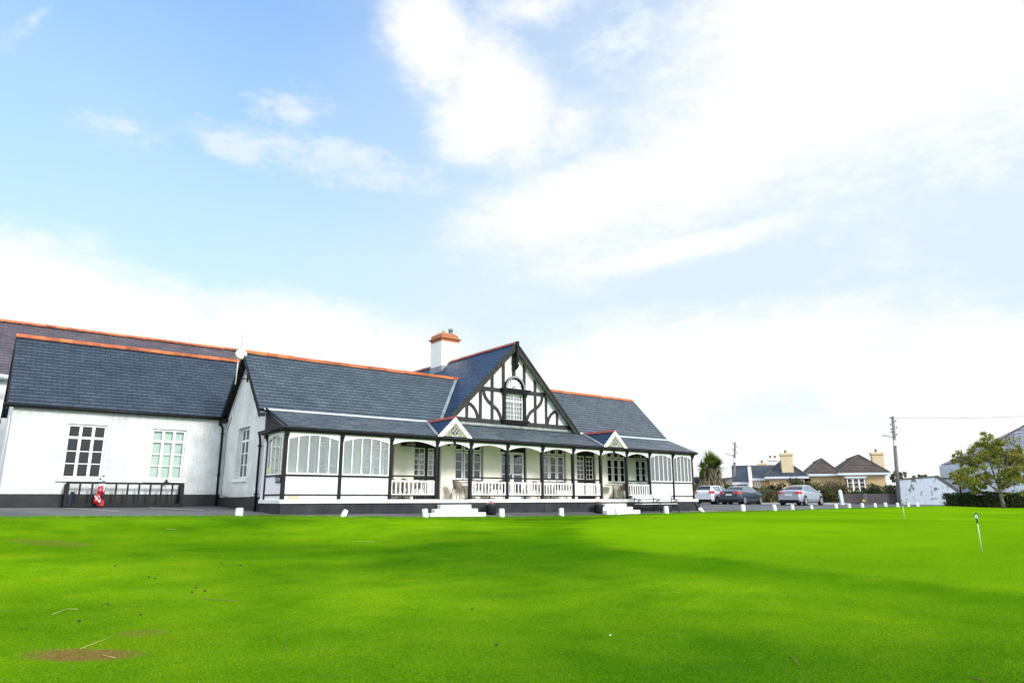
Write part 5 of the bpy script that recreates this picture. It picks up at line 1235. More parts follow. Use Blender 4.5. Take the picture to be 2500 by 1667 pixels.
    o = root('tiled_bungalow', 2070, b2, zg, 'cream bungalow with two brown tiled hip roofs and a bay window above the hedge', 'house')
    fl, fr, ap = P(1969, 1157.5, b2), P(2056, 1156, b2), P(2005, 1120, b2+3.8); b1 = hip(o, fl, fr, ap, 17, BRT, h=.42)
    mb = MB(); mb.box(fl.x+.4, fr.x, b2+.45, b1-.4, zg, fl.z-.15); mb.build('wall', CREAM, o)
    f2, g2, a2 = P(2046, 1155, b2-.8), P(2173, 1152.5, b2-.8), P(2096, 1111, b2+3.9); b1 = hip(o, f2, g2, a2, 19, BRT, h=.42)
    mb = MB(); mb.box(f2.x+.4, g2.x-.4, b2-.35, b1-.4, zg, f2.z-.15); mb.build('wall', CREAM, o)
    chim(o, 2133, 2156, 1103, 1143, b2+2.2, CREAM2, (.45,), 1.1)
    w0, w1 = P(2067, 1167, b2-1.0), P(2111, 1167, b2-1.0)
    mb = MB(); mb.box(w0.x-.15, w1.x+.15, b2-1.2, b2-.35, w0.z, w0.z+.16); mb.build('bay_roof', FASC, o); mb = MB(); mb.box(w0.x-.05, w1.x+.05, b2-1.08, b2-.35, zg, w0.z-1.35); mb.build('bay_surround', WHITEB, o)
    muntin_window(o, 'window', w0.x, w1.x, w0.z-1.35, w0.z, b2-1.02, 3, 3, frame=.09, bar=.05, mull=.16, back='room')
    # ---- distant houses
    Pf, rootf, _ = frame(0)
    def gable_house(name, px0, px1, ye, yr, v, wallm, roofm, label, wins=()):
        a, c, r = Pf(px0, ye, v), Pf(px1, ye, v), Pf((px0+px1)/2, yr, v); z0 = -1.0
        o = rootf(name, (px0+px1)/2, v, z0, label, 'house'); x0, x1, xm = a.x, c.x, r.x
        mb = MB(); mb.prism([(x0, v, z0), (x1, v, z0), (x1, v, a.z), (xm, v, r.z), (x0, v, a.z)], (0, 9, 0)); mb.build('wall', wallm, o)
        mb = MB(); e = .35; mb.quad((x0-e, v+9.2, a.z-.25), (x0-e, v-.2, a.z-.25), (xm, v-.2, r.z+.1), (xm, v+9.2, r.z+.1)); mb.quad((x1+e, v-.2, a.z-.25), (x1+e, v+9.2, a.z-.25), (xm, v+9.2, r.z+.1), (xm, v-.2, r.z+.1)); mb.build('roof', roofm, o)
        for wx, wy, ww, wh in wins:
            q = Pf(wx, wy, v); mb = MB(); mb.box(q.x-ww/2, q.x+ww/2, v-.05, v+.02, q.z-wh/2, q.z+wh/2); mb.build('window', M['room'], o)
    gable_house('white_house', 1691, 1714, 1180, 1164, 130, WHITEB, HSL, 'small distant white gabled house left of the palm with two dark windows', ((1701, 1173, .9, 1.0), (1708, 1174, 1.6, 1.0), (1708, 1180, 1.6, 1.4)))
    gable_house('tan_house', 1752, 1768, 1183, 1167, 120, pm('tan_wall', (.45, .36, .22), .9), HSL, 'small distant tan gabled house seen just right of the palm')
    gable_house('dark_roofed_house', 1770, 1800, 1176, 1166, 125, pm('dull_wall', (.2, .17, .15), .9), pm('dark_roof', (.05, .035, .035), .8), 'low distant house with a dark roof behind the left utility pole')
houses()

# ------------------------------------------------------------------ foliage
def leafmat(name, a, b, c=None):
    if name in MATS: return MATS[name]
    m = bpy.data.materials.new(name); nt, N, L, bs = nodes(m); g = N.new('ShaderNodeNewGeometry'); tc = N.new('ShaderNodeTexCoord').outputs['Object']
    col = ramp(N, L, g.outputs['Random Per Island'], [(.15, a), (.6, b), (.95, c or b)])
    col = mixc(N, L, 1.0, col, ramp(N, L, noise_n(N, L, tc, 1.1, 4), [(.3, (.6, .66, .6)), (.7, (1.35, 1.3, 1.2))]), 'MULTIPLY')
    L.new(col, bs.inputs['Base Color']); bs.inputs['Roughness'].default_value = .6; bs.inputs['Specular IOR Level'].default_value = .3
    bs.inputs['Subsurface Weight'].default_value = 0
    MATS[name] = m; return m
def leaf(mb, c, s, rnd, up=.3, long_=1.5):
    d = Vector((rnd.gauss(0, 1), rnd.gauss(0, 1), rnd.gauss(0, 1)+up)).normalized(); e = d.cross(Vector((rnd.gauss(0, 1), rnd.gauss(0, 1), rnd.gauss(0, 1)))).normalized()
    a = c-d*s*long_*.5; b = c+d*s*long_*.5
    mb.add([a, c+e*s*.5, b, c-e*s*.5], [(0, 1, 2, 3)])
def blobleaves(mb, c, r, n, s, rnd, shell=.5, up=.3):
    for _ in range(n):
        d = Vector((rnd.gauss(0, 1), rnd.gauss(0, 1), rnd.gauss(0, 1))).normalized(); q = rnd.uniform(shell, 1)**.6*(1+.12*rnd.gauss(0, 1))
        leaf(mb, Vector((c[0]+d.x*r[0]*q, c[1]+d.y*r[1]*q, c[2]+d.z*r[2]*q)), s*rnd.uniform(.6, 1.3), rnd, up)

def right_tree():
    rnd = random.Random(21); v = 49.; zg = gz(2451, v); P = lambda px, py, dv=0: A0(px, py, v+dv)
    o = root0('broadleaf_tree', 2451, v, zg, 'small spreading broadleaf tree turning yellow-brown at the right edge beside the clipped hedge', 'tree')
    mb = MB(); br = [((2451, 1242), (2447, 1222), (2441, 1203), (2440, 1185), .14, .09), ((2440, 1190), (2436, 1170), (2440, 1145), (2436, 1110), .10, .03), ((2441, 1203), (2425, 1190), (2410, 1178), (2385, 1165), .08, .02), ((2438, 1180), (2420, 1160), (2395, 1140), (2365, 1130), .08, .02),
           ((2440, 1185), (2455, 1160), (2470, 1140), (2490, 1110), .09, .02), ((2442, 1195), (2462, 1182), (2485, 1172), (2510, 1160), .06, .02), ((2430, 1168), (2418, 1130), (2410, 1100), (2412, 1075), .06, .015), ((2395, 1140), (2370, 1128), (2345, 1122), (2325, 1128), .035, .01), ((2410, 1178), (2380, 1178), (2350, 1168), (2325, 1162), .04, .01), ((2455, 1160), (2458, 1135), (2460, 1110), (2455, 1080), .05, .012)]
    tips = []
    for a, b, c, d, r0, r1 in br:
        dv = rnd.uniform(-.8, .8) if r0 < .12 else 0; pts = [P(*a), P(b[0], b[1], dv*.3), P(c[0], c[1], dv*.7), P(d[0], d[1], dv)]
        mb.tube(pts, [r0, r0*.7+r1*.2, r0*.3+r1*.4, r1*.7], 8)
        for k in range(9):
            t = rnd.uniform(.3, 1); i = min(2, int(t*3)); f = t*3-i; q = pts[i].lerp(pts[i+1], f); e = q+Vector((rnd.gauss(0, .4), rnd.gauss(0, .5), rnd.uniform(.0, .7))); mb.tube([q, q.lerp(e, .5)+Vector((0, 0, .05)), e], [.016, .011, .005], 4, cap=False); tips.append(e)
    mb.build('trunk', pm('grey_bark', (.085, .075, .06), .9, var=.4, vs_=5, bump=.5, bs_=20, col2=(.20, .18, .15)), o)
    mb = MB()
    cl = [(2450, 1108, 34), (2412, 1112, 32), (2480, 1122, 32), (2378, 1124, 24), (2350, 1122, 16), (2330, 1129, 10), (2337, 1112, 8), (2415, 1078, 20), (2440, 1080, 18), (2426, 1068, 9), (2350, 1160, 26), (2384, 1166, 26), (2326, 1158, 12), (2420, 1150, 22), (2470, 1155, 28), (2498, 1176, 24), (2440, 1182, 16), (2372, 1188, 16), (2492, 1104, 16), (2525, 1140, 26), (2395, 1092, 16), (2460, 1180, 18), (2365, 1175, 18), (2400, 1185, 14), (2520, 1175, 20), (2372, 1103, 8), (2385, 1195, 9)]
    k = v/1667*1.02
    for x, y, r in cl:
        c = P(x, y, rnd.uniform(-1.5, 1.2)); rr = r*k; n = int(1500*(r/26)**1.9)+90
        sub = [(c+Vector((rnd.gauss(0, rr*.5), rnd.gauss(0, rr*.5), rnd.gauss(0, rr*.42))), rr*rnd.uniform(.28, .5)) for _ in range(max(4, int(r/2.6)))]
        for sc_, sr in sub: blobleaves(mb, sc_, (sr*1.15, sr*1.15, sr*.85), max(10, n//len(sub)), .075, rnd, .1)
    for e in tips: blobleaves(mb, e, (.22, .22, .16), 14, .08, rnd, .1)
    mb.build('crown', leafmat('autumn_leaves', (.13, .17, .018), (.23, .25, .03), (.32, .21, .04)), o)
right_tree()

def hedge_box(name, px0, px1, ytop, v, depth, label, mat, n, s=.09, zb=None, org_name='hedge'):
    rnd = random.Random(hash(label) % 1000 if False else len(label)*7); a = A0(px0, ytop, v); c = A0(px1, ytop, v); z0 = gz((px0+px1)/2, v)-.05 if zb is None else zb
    o = root0(name, (px0+px1)/2, v, z0, label, 'hedge')
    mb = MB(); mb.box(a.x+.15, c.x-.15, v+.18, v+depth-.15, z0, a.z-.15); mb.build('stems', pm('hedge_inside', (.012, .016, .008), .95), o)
    mb = MB()
    for _ in range(n):
        f = rnd.random(); x = rnd.uniform(a.x, c.x); h = a.z+.06*math.sin(x*1.3)+.03*math.sin(x*4)
        if f < .62: p = Vector((x, v+rnd.uniform(-.04, .16)+.06*math.sin(x*3), rnd.uniform(z0, h)))
        elif f < .9: p = Vector((x, rnd.uniform(v, v+depth), h+rnd.uniform(-.12, .05)))
        else: p = Vector((rnd.choice((a.x, c.x))+rnd.uniform(-.1, .1), rnd.uniform(v, v+depth), rnd.uniform(z0, h)))
        leaf(mb, p, s*rnd.uniform(.6, 1.3), rnd)
    mb.build('foliage', mat, o); return o
hedge_box('clipped_hedge', 2332, 2640, 1203, 51.5, 1.6, 'low dark clipped hedge behind the broadleaf tree at the right edge', leafmat('dark_hedge', (.012, .030, .006), (.030, .055, .010), (.07, .075, .015)), 9000, .085)
hedge_box('low_hedge', 1935, 2050, 1207, 57.5, 1.4, 'low brownish clipped hedge between the silver saloon and the white gatepost', leafmat('brown_hedge', (.045, .035, .015), (.075, .07, .02), (.05, .09, .015)), 3600, .08)

def shrubs():
    g1 = leafmat('grey_green_leaves', (.045, .055, .020), (.085, .090, .035), (.13, .12, .05)); g2 = leafmat('dark_leaves', (.014, .032, .010), (.030, .058, .014), (.05, .07, .02)); g3 = leafmat('olive_leaves', (.050, .065, .014), (.090, .100, .022), (.14, .12, .03))
    spec = [  # px centre, half width px, top y, v, material, label
        (1850, 24, 1181, 66, g3, 'wide olive green shrub behind the dark saloon, leftmost of the garden shrubs'), (1892, 22, 1168, 67, g2, 'dark green shrub between the dark and the silver saloon, below the slate bungalow'), (1938, 26, 1156, 67.5, g2, 'tallest dark shrub in front of the tall cream chimney'), (1868, 36, 1193, 61, g1, 'greyish twiggy shrub right behind the dark saloon car'),
        (1975, 34, 1167, 66, g3, 'broad olive shrub behind the roof of the silver saloon'), (2018, 34, 1165, 65.5, g1, 'broad grey green shrub below the left brown tiled roof'), (2050, 26, 1180, 64, g3, 'olive shrub left of the bay window'), (2098, 24, 1193, 63, g2, 'low dark shrub under the bay window, above the grey wall'), (2138, 28, 1180, 63, g2, 'dark green shrub right of the bay window'), (2176, 22, 1181, 63, g2, 'dark shrub next to the right utility pole, on the grey wall'),
        (1930, 40, 1196, 61, g1, 'low twiggy shrub behind the silver saloon car')]
    rnd = random.Random(5)
    for px, hw, yt, v, mat, lab in spec:
        z0 = gz(px, v) if px < 2056 else gz(px, v)+.3; c = A0(px, yt, v); k = v/1667; H_ = c.z-z0; w = hw*k
        o = root0('garden_shrub', px, v, z0, lab, 'shrub', group='garden shrubs in front of the bungalows')
        mb = MB()
        for _ in range(7): a = rnd.uniform(0, 6.28); mb.tube([(c.x, v, z0), (c.x+w*.3*math.cos(a), v+.3*math.sin(a), z0+H_*.4), (c.x+w*.7*math.cos(a), v+.6*math.sin(a), z0+H_*.85)], [.05, .03, .008], 5)
        mb.build('stems', pm('shrub_stem', (.05, .04, .03), .9), o)
        mb = MB(); nb = int(10+hw*.5)
        for _ in range(nb):
            t = rnd.uniform(-1, 1); q = Vector((c.x+t*w*.85, v+rnd.uniform(-.7, .7), z0+H_*rnd.uniform(.12, .80)*(1-.35*t*t))); r_ = rnd.uniform(.35, .7)*(1 if hw > 24 else .85)
            blobleaves(mb, q, (r_*1.1, r_, r_*.8), 95, .11 if mat != g1 else .10, rnd, .2, up=.6 if mat != g1 else 1.4)
        if mat == g1:
            for _ in range(170):
                t = rnd.uniform(-1, 1); p = Vector((c.x+t*w, v+rnd.uniform(-.7, .5), z0+H_*(.8-.3*t*t))); mb.quad(p, p+Vector((.012, 0, 0)), p+Vector((rnd.gauss(0, .12), 0, rnd.uniform(.2, .5))), p+Vector((0, .01, 0)))
        mb.build('foliage', mat, o)
    # ivy green clump by the saloon
    def far_tree(px, yt, hw, v, lab, mat, name='far_tree'):
        z0 = -.6; c = A0(px, yt, v); k = v/1667; H_ = c.z-z0; w = hw*k
        o = root0(name, px, v, z0, lab, 'tree'); mb = MB(); mb.tube([(c.x, v, z0), (c.x+.1, v, z0+H_*.5), (c.x, v, z0+H_*.9)], [.2, .13, .03], 7)
        for _ in range(8): a = rnd.uniform(-1, 1); mb.tube([(c.x, v, z0+H_*.45), (c.x+a*w*.5, v, z0+H_*.7), (c.x+a*w*.9, v+rnd.uniform(-.5, .5), z0+H_*.92)], [.07, .04, .01], 4)
        mb.build('trunk', pm('shrub_stem', (.05, .04, .03), .9), o); mb = MB()
        for _ in range(20):
            t = rnd.uniform(-1, 1); q = Vector((c.x+t*w*.85, v+rnd.uniform(-.9, .9), z0+H_*(.62+.34*rnd.random()*(1-t*t*.7)))); r_ = rnd.uniform(.3, .6)*w*.45; blobleaves(mb, q, (r_, r_, r_*.8), 60, .13, rnd, .1)
        mb.build('crown', mat, o)
    far_tree(2195, 1142, 22, 80, 'round tree behind the right utility pole', g3); far_tree(2245, 1156, 22, 78, 'low bushy tree top above the flaking white wall', g3); far_tree(2285, 1158, 8, 82, 'thin sparse tree above the right end of the flaking white wall', g3); far_tree(2332, 1150, 20, 72, 'tree beyond the white wall, left of the broadleaf tree', g3); far_tree(1698, 1178, 7, 74, 'small yellowish bush beside the right end of the veranda', leafmat('yellow_leaves', (.16, .15, .02), (.24, .20, .03)), 'small_bush')
    far_tree(1776, 1180, 14, 78, 'low greyish bush at the foot of the left utility pole', g1, 'low_bush')
shrubs()

def palm():
    rnd = random.Random(9); v = 70.; z0 = gz(1735, v); o = root0('cabbage_palm', 1733, v, z0, 'shaggy cabbage palm with several spiky green heads behind the white hatchback', 'palm tree')
    P = lambda px, py, dv=0: A0(px, py, v+dv)
    stems = [((1714, 1226), (1713, 1178), (1715, 1148), .18), ((1728, 1226), (1729, 1170), (1731, 1132), .22), ((1745, 1226), (1744, 1172), (1740, 1136), .2), ((1754, 1226), (1755, 1175), (1752, 1142), .17)]
    mb = MB()
    for a, b, c, r in stems: mb.tube([P(*a), P(*b), P(*c)], [r, r*.8, r*.6], 9)
    mb.build('trunk', pm('palm_bark', (.11, .085, .07), .9, var=.4, vs_=8, bump=.6, bs_=14, col2=(.20, .155, .12)), o)
    gm = MB(); dm = MB()
    def blade(mb_, base, d, L_, w, droop):
        d = d.normalized(); s = d.cross(Vector((0, 0, 1))); s = s.normalized() if s.length > .05 else Vector((1, 0, 0)); pts = []; p = base.copy(); n = 4
        for i in range(n+1):
            ww = w*(1-(i/n)**2)*.5+.004; pts += [p-s*ww, p+s*ww]; dd = (d+Vector((0, 0, -droop*(i/n)**1.3))).normalized(); p = p+dd*L_/n
        mb_.add(pts, [(2*i, 2*i+1, 2*i+3, 2*i+2) for i in range(n)])
    heads = [(1731, 1124, 1.0, 1), (1738, 1126, .9, 1), (1727, 1134, .8, 1), (1748, 1134, .85, 1), (1754, 1136, .8, 1), (1715, 1142, .75, 1), (1717, 1152, .7, 1), (1733, 1148, .75, 1), (1740, 1142, .75, 1), (1750, 1146, .7, 1), (1716, 1160, .6, 1), (1730, 1158, .6, 1), (1717, 1168, .5, 1), (1752, 1156, .55, 1)]
    for x, y, L_, _ in heads:
        c = P(x, y, rnd.uniform(-.4, .4))
        for k in range(120):
            a = rnd.uniform(0, 6.28); e = rnd.uniform(.15, 1.5); d = Vector((math.cos(a)*math.cos(e), math.sin(a)*math.cos(e), math.sin(e))); blade(gm, c, d, L_*rnd.uniform(.7, 1.15)*1.15, .085, .35)
        for k in range(14):
            a = rnd.uniform(0, 6.28); d = Vector((math.cos(a), math.sin(a), rnd.uniform(-.9, .1))); blade(dm, c-Vector((0, 0, .2)), d, L_*rnd.uniform(.7, 1.2), .07, 1.4)
    for a, b, c, r in stems:
        for k in range(240):
            t = rnd.random(); q = P(*b).lerp(P(*c), t) if rnd.random() < .6 else P(*a).lerp(P(*b), .25+.75*t); an = rnd.uniform(0, 6.28); d = Vector((math.cos(an)*.55, math.sin(an)*.55, -1)); blade(dm, q+Vector((math.cos(an), math.sin(an), 0))*r*.8, d, rnd.uniform(.5, 1.0), .07, .5)
    for k, (x, y) in enumerate(((1712, 1146), (1756, 1140), (1758, 1142))):
        for j in range(9): d = Vector((rnd.choice((-1, 1)) if k == 0 and False else (-1 if k == 0 else 1), rnd.gauss(0, .3), rnd.uniform(-.3, .35))); blade(gm, P(x, y), d, rnd.uniform(.7, 1.1), .05, .6)
    gm.build('leaves', leafmat('palm_green', (.055, .13, .018), (.12, .22, .025), (.22, .22, .03)), o); dm.build('dead_leaves', leafmat('palm_dead', (.10, .09, .06), (.22, .18, .13), (.34, .29, .21)), o)
palm()

# ------------------------------------------------------------------ walls, barn, posts, poles
def peeling(name):
    m = bpy.data.materials.new(name); nt, N, L, b = nodes(m); tc = N.new('ShaderNodeTexCoord').outputs['Object']
    n = noise_n(N, L, tc, .75, 9, .66); n2 = noise_n(N, L, tc, 3.0, 7, .7)
    c = mixc(N, L, ramp(N, L, n, [(.55, (0, 0, 0)), (.57, (1, 1, 1))]), (.42, .48, .57), (.07, .055, .055))
    c = mixc(N, L, ramp(N, L, n2, [(.57, (0, 0, 0)), (.60, (.8, .8, .8))]), c, (.12, .07, .06))
    c = mixc(N, L, ramp(N, L, noise_n(N, L, tc, .5, 4), [(.4, (0, 0, 0)), (.7, (.35, .35, .35))]), c, (.40, .48, .60))
    L.new(c, b.inputs['Base Color']); b.inputs['Roughness'].default_value = .9; bumpn(N, L, n2, .4, .05, b); MATS[name] = m; return m
PEEL = peeling('flaking_white_paint')
def walls():
    v = 60.; P = lambda px, py: A0(px, py, v); gzv = gz(2260, v)-.4
    o = root0('flaking_wall', 2265, v, gzv, 'tall white wall with flaking paint and a sloping right end beside the utility pole', 'wall')
    pts = [P(2192, 1172), P(2288, 1164), P(2339, 1199), P(2339, 1228)]; b = P(2195, 1228)
    poly = [(b.x, v, gzv), (pts[3].x, v, gzv), (pts[2].x, v, pts[2].z), (pts[1].x, v, pts[1].z), (pts[0].x, v, pts[0].z)]
    mb = MB(); mb.prism(poly, (0, .35, 0)); mb.build('masonry', PEEL, o)
    mb = MB(); mb.bar(pts[0]+Vector((-.05, .17, .05)), pts[1]+Vector((.02, .17, .05)), .42, .12); mb.bar(pts[1]+Vector((0, .17, .03)), pts[2]+Vector((.05, .17, .03)), .42, .26); mb.build('coping', pm('dark_coping', (.07, .075, .07), .85, var=.5, vs_=3), o)
    # grey boundary wall
    v2 = 60.6; a, c = A0(2057, 1205, v2), A0(2196, 1205, v2); z0 = gz(2120, v2)-.1
    o = root0('boundary_wall', 2125, v2, z0, 'low dark grey concrete wall below the shrubs, between gatepost and utility pole', 'wall')
    mb = MB(); mb.box(a.x, c.x, v2, v2+.2, z0, a.z); mb.build('wall_face', pm('grey_purple_concrete', (.075, .068, .072), .9, var=.25, vs_=.7, dirt=.3), o)
    mb = MB(); q = A0(2111, 1205, v2); mb.box(q.x-.16, q.x+.16, v2-.04, v2+.24, z0, a.z+.03); mb.build('pier', pm('grey_pier', (.12, .115, .115), .9, var=.2), o)
    # building behind with hanging slates
    v3 = 66.; P3 = lambda px, py, dv=0: A0(px, py, v3+dv); z0 = -.7
    o = root0('slate_hung_barn', 2440, v3, z0, 'big white building with a broad pale slated roof behind the broadleaf tree', 'building')
    eL, eR, rL, rR = P3(2362, 1122), P3(2680, 1096, -6), P3(2515, 1031, 5), P3(2680, 1022, 0)
    eR = Vector((eR.x, eR.y, eL.z)); rR = Vector((rR.x, rR.y-0, rL.z))
    n = (eR-eL).cross(rL-eL).normalized(); t = (rR-eL).dot(n)/n.z if abs(n.z) > .01 else 0; rR.z -= t
    bl = eL+Vector((4.0, 11, 0)); 
    mb = MB(); slates(mb, eL, eR, rR, rL, .42, .03); mb.tri(bl, eL, rL); mb.quad(eR+Vector((4, 11, 0)), bl, rL, rR)
    mb.build('roof', slate('pale_hung_slate', (.22, .25, .31), (.32, .35, .42), (.010, .008, .015), .9, .42, rough=.7, ms=.045), o)
    mb = MB(); mb.bar(eL, rL, .14, .16); mb.bar(eL+Vector((0, -.05, -.1)), eR+Vector((0, -.05, -.1)), .12, .2); mb.build('verge', pm('dark_verge', (.035, .02, .03), .7), o)
    mb = MB(); d = (eR-eL).normalized(); a_ = eL+Vector((.25, .3, -.1)); b_ = eR+Vector((-.3, .3, -.1)); a0 = Vector((a_.x, a_.y, z0)); b0 = Vector((b_.x, b_.y, z0)); mb.quad(a0, b0, b_, a_)
    c_ = a_+Vector((3.6, 10.5, 0)); mb.quad(Vector((c_.x, c_.y, z0)), a0, a_, c_); mb.build('wall', pm('bluish_whitewash', (.50, .56, .66), .85, var=.12, vs_=.4, dirt=.2), o)
    v4 = 68.; o = root0('low_outbuilding', 2335, v4, z0, 'low white outbuilding with a dark slot window between the flaking wall and the barn', 'outbuilding')
    a, c = A0(2292, 1169, v4), A0(2375, 1169, v4); mb = MB(); mb.box(a.x, c.x, v4, v4+4, z0, a.z); mb.build('wall', PEEL, o); mb = MB(); mb.box(a.x-.1, c.x+.1, v4-.1, v4+4.1, a.z, a.z+.12); mb.build('coping', pm('dark_coping', (.07, .075, .07), .85), o)
    q, r = A0(2325, 1177, v4), A0(2342, 1182, v4); mb = MB(); mb.box(q.x, r.x, v4-.03, v4+.05, r.z, q.z); mb.build('window', M['room'], o)
    # gatepost, kerb, hydrant sign, black post
    v5 = 56.; z5 = gz(2056, v5)-.05; o = root0('gatepost', 2056, v5, z5, 'leaning white painted gatepost at the end of the low hedge', 'gatepost'); a = A0(2057, 1228, v5); t_ = A0(2051, 1199, v5)
    mb = MB(); mb.bar((a.x, v5, z5), (t_.x, v5, t_.z), .22, .22, (0, 1, 0)); mb.lathe([(.13, -.02), (.11, .06), (.06, .11), (0, .13)], (t_.x, v5, t_.z), 10); mb.build('shaft', pm('whitewashed_stone', (.66, .74, .80), .85, var=.15, vs_=4, bump=.5, bs_=10, dirt=.3), o)
    mb = MB(); mb.box(t_.x-.22, t_.x-.08, v5-.05, v5+.05, t_.z-.55, t_.z-.45); mb.build('hinge', M['metal_g'], o)
    o = root0('hydrant_marker', 2109, 60.2, gz(2109, 60.2), 'small yellow hydrant marker at the foot of the grey wall', 'marker'); a, c = A0(2107, 1228, 60.2), A0(2112, 1219, 60.2); mb = MB(); mb.box(a.x, c.x, 60.2, 60.26, a.z+.12, c.z); mb.build('plate', pm('yellow_plate', (.55, .50, .02), .6), o); mb = MB(); mb.box((a.x+c.x)/2-.03, (a.x+c.x)/2+.03, 60.21, 60.25, a.z-.1, a.z+.12); mb.build('stub', M['metal_g'], o)
    o = root0('black_post', 2346, 51.1, gz(2346, 51.1), 'slim black post standing in front of the left end of the clipped hedge', 'post'); a, c = A0(2348, 1232, 51.1), A0(2341, 1150, 51.1); mb = MB(); mb.tube([(a.x, 51.1, a.z-.1), (c.x, 51.1, c.z)], .06, 8); mb.build('shaft', M['black'], o); mb = MB(); mb.lathe([(.07, 0), (.09, .04), (.05, .10), (0, .12)], (c.x, 51.1, c.z), 8); mb.build('cap', M['black'], o)
    # kerb in front of the garden hedges
    kb = pm('pale_kerb', (.36, .37, .38), .85, var=.15, vs_=1, dirt=.2)
    v6 = 58.3; a, c = A0(1820, 1228, v6), A0(2052, 1228, v6); mb = MB(); n = 14
    for i in range(n):
        x0 = a.x+(c.x-a.x)*i/n; x1 = a.x+(c.x-a.x)*(i+1)/n; w = w2((x0+x1)/2, v6); z = H(w.x, w.y); mb.box(x0, x1-.01, v6-1.2, v6-1.06, z-.1, z+.12)
    o = root0('kerb', 1936, v6, -.4); o['kind'] = 'structure'; mb.build('kerbstones', kb, o)
    mb = MB(); mb.box(a.x, c.x, v6-1.06, v6+.5, -.6, -.262); mb.build('verge_paving', pm('verge_soil', (.10, .09, .07), .95, var=.3, vs_=2), o)
walls()

def pole(px0, y0, px1, y1, v, r0, r1, label, arm, box, ins, wire=False):
    z = gz(px0, v)-.2; a = A0(px0, y0, v); t = A0(px1, y1, v); a = Vector((a.x, v, z))
    o = root0('utility_pole', px0, v, z, label, 'utility pole', 'utility poles with lamps')
    mb = MB(); mb.tube([a, a.lerp(t, .5), t], [r0, (r0+r1)/2, r1], 10); mb.build('shaft', pm('silvered_pole_wood', (.13, .13, .13), .85, var=.4, vs_=5, bump=.5, bs_=8, col2=(.26, .26, .27)), o)
    d = (t-a).normalized(); im = pm('insulator', (.03, .035, .04), .4)
    for k, (py, side) in enumerate(ins):
        f = (py-y1)/(y0-y1); p = t.lerp(a, f); mb = MB(); q = p+Vector((side*(r1+.12), -.02, 0)); mb.tube([p, q], .018, 5); mb.lathe([(.0, -.06), (.05, -.05), (.035, 0), (.05, .03), (.03, .08), (0, .09)], q, 8); mb.build('insulator', im, o)
    f = (arm[1]-y1)/(y0-y1); p = t.lerp(a, f); e = A0(arm[2], arm[3], v); mb = MB(); mb.tube([p, p.lerp(e, .5)+Vector((0, 0, .02)), e], [.03, .026, .022], 6); mb.build('lamp_arm', M['metal_g'], o)
    mb = MB(); mb.bar(e+Vector((-.05, 0, .0)), e+Vector((.55, 0, -.10)), .16, .09); mb.lathe([(.03, 0), (.03, .1), (0, .11)], e+Vector((.2, 0, .03)), 6); mb.build('lamp', pm('lamp_grey', (.35, .37, .40), .4), o)
    f = (box-y1)/(y0-y1); p = t.lerp(a, f); mb = MB(); mb.box(p.x-r0*1.3, p.x+r0*.6, v-r0-.16, v-r0+.02, p.z-.24, p.z+.24); mb.build('junction_box', pm('box_white', (.62, .66, .68), .5, dirt=.2), o)
    return t
pole(1791, 1226, 1794.5, 1079, 80, .16, .11, 'left wooden utility pole with small street lamp, beside the slate bungalow', (1793, 1114, 1772, 1108), 1123, [(1083+i*7, (-1, 1)[i % 2]) for i in range(5)])
t = pole(2195, 1227, 2179.5, 1016.5, 58.5, .165, .12, 'right wooden utility pole leaning left beside the flaking white wall', (2180, 1068, 2157, 1062.5), 1080, [(1020, -1), (1028, 1), (1036, -1), (1043, 1), (1047, -1), (1054, -1), (1060, 1)])
def wires():
    a = A0(2186, 1020.5, 58.5); b = A0(2760, 1000, 50); o = root0('overhead_cable', 2186, 58.5, a.z, 'overhead cable running right from the top of the right utility pole', 'cable'); mb = MB(); pts = [a.lerp(b, i/12)-Vector((0, 0, .22*4*(i/12)*(1-i/12))) for i in range(13)]; mb.tube(pts, .014, 5); mb.build('wire', M['metal_g'], o)
wires()

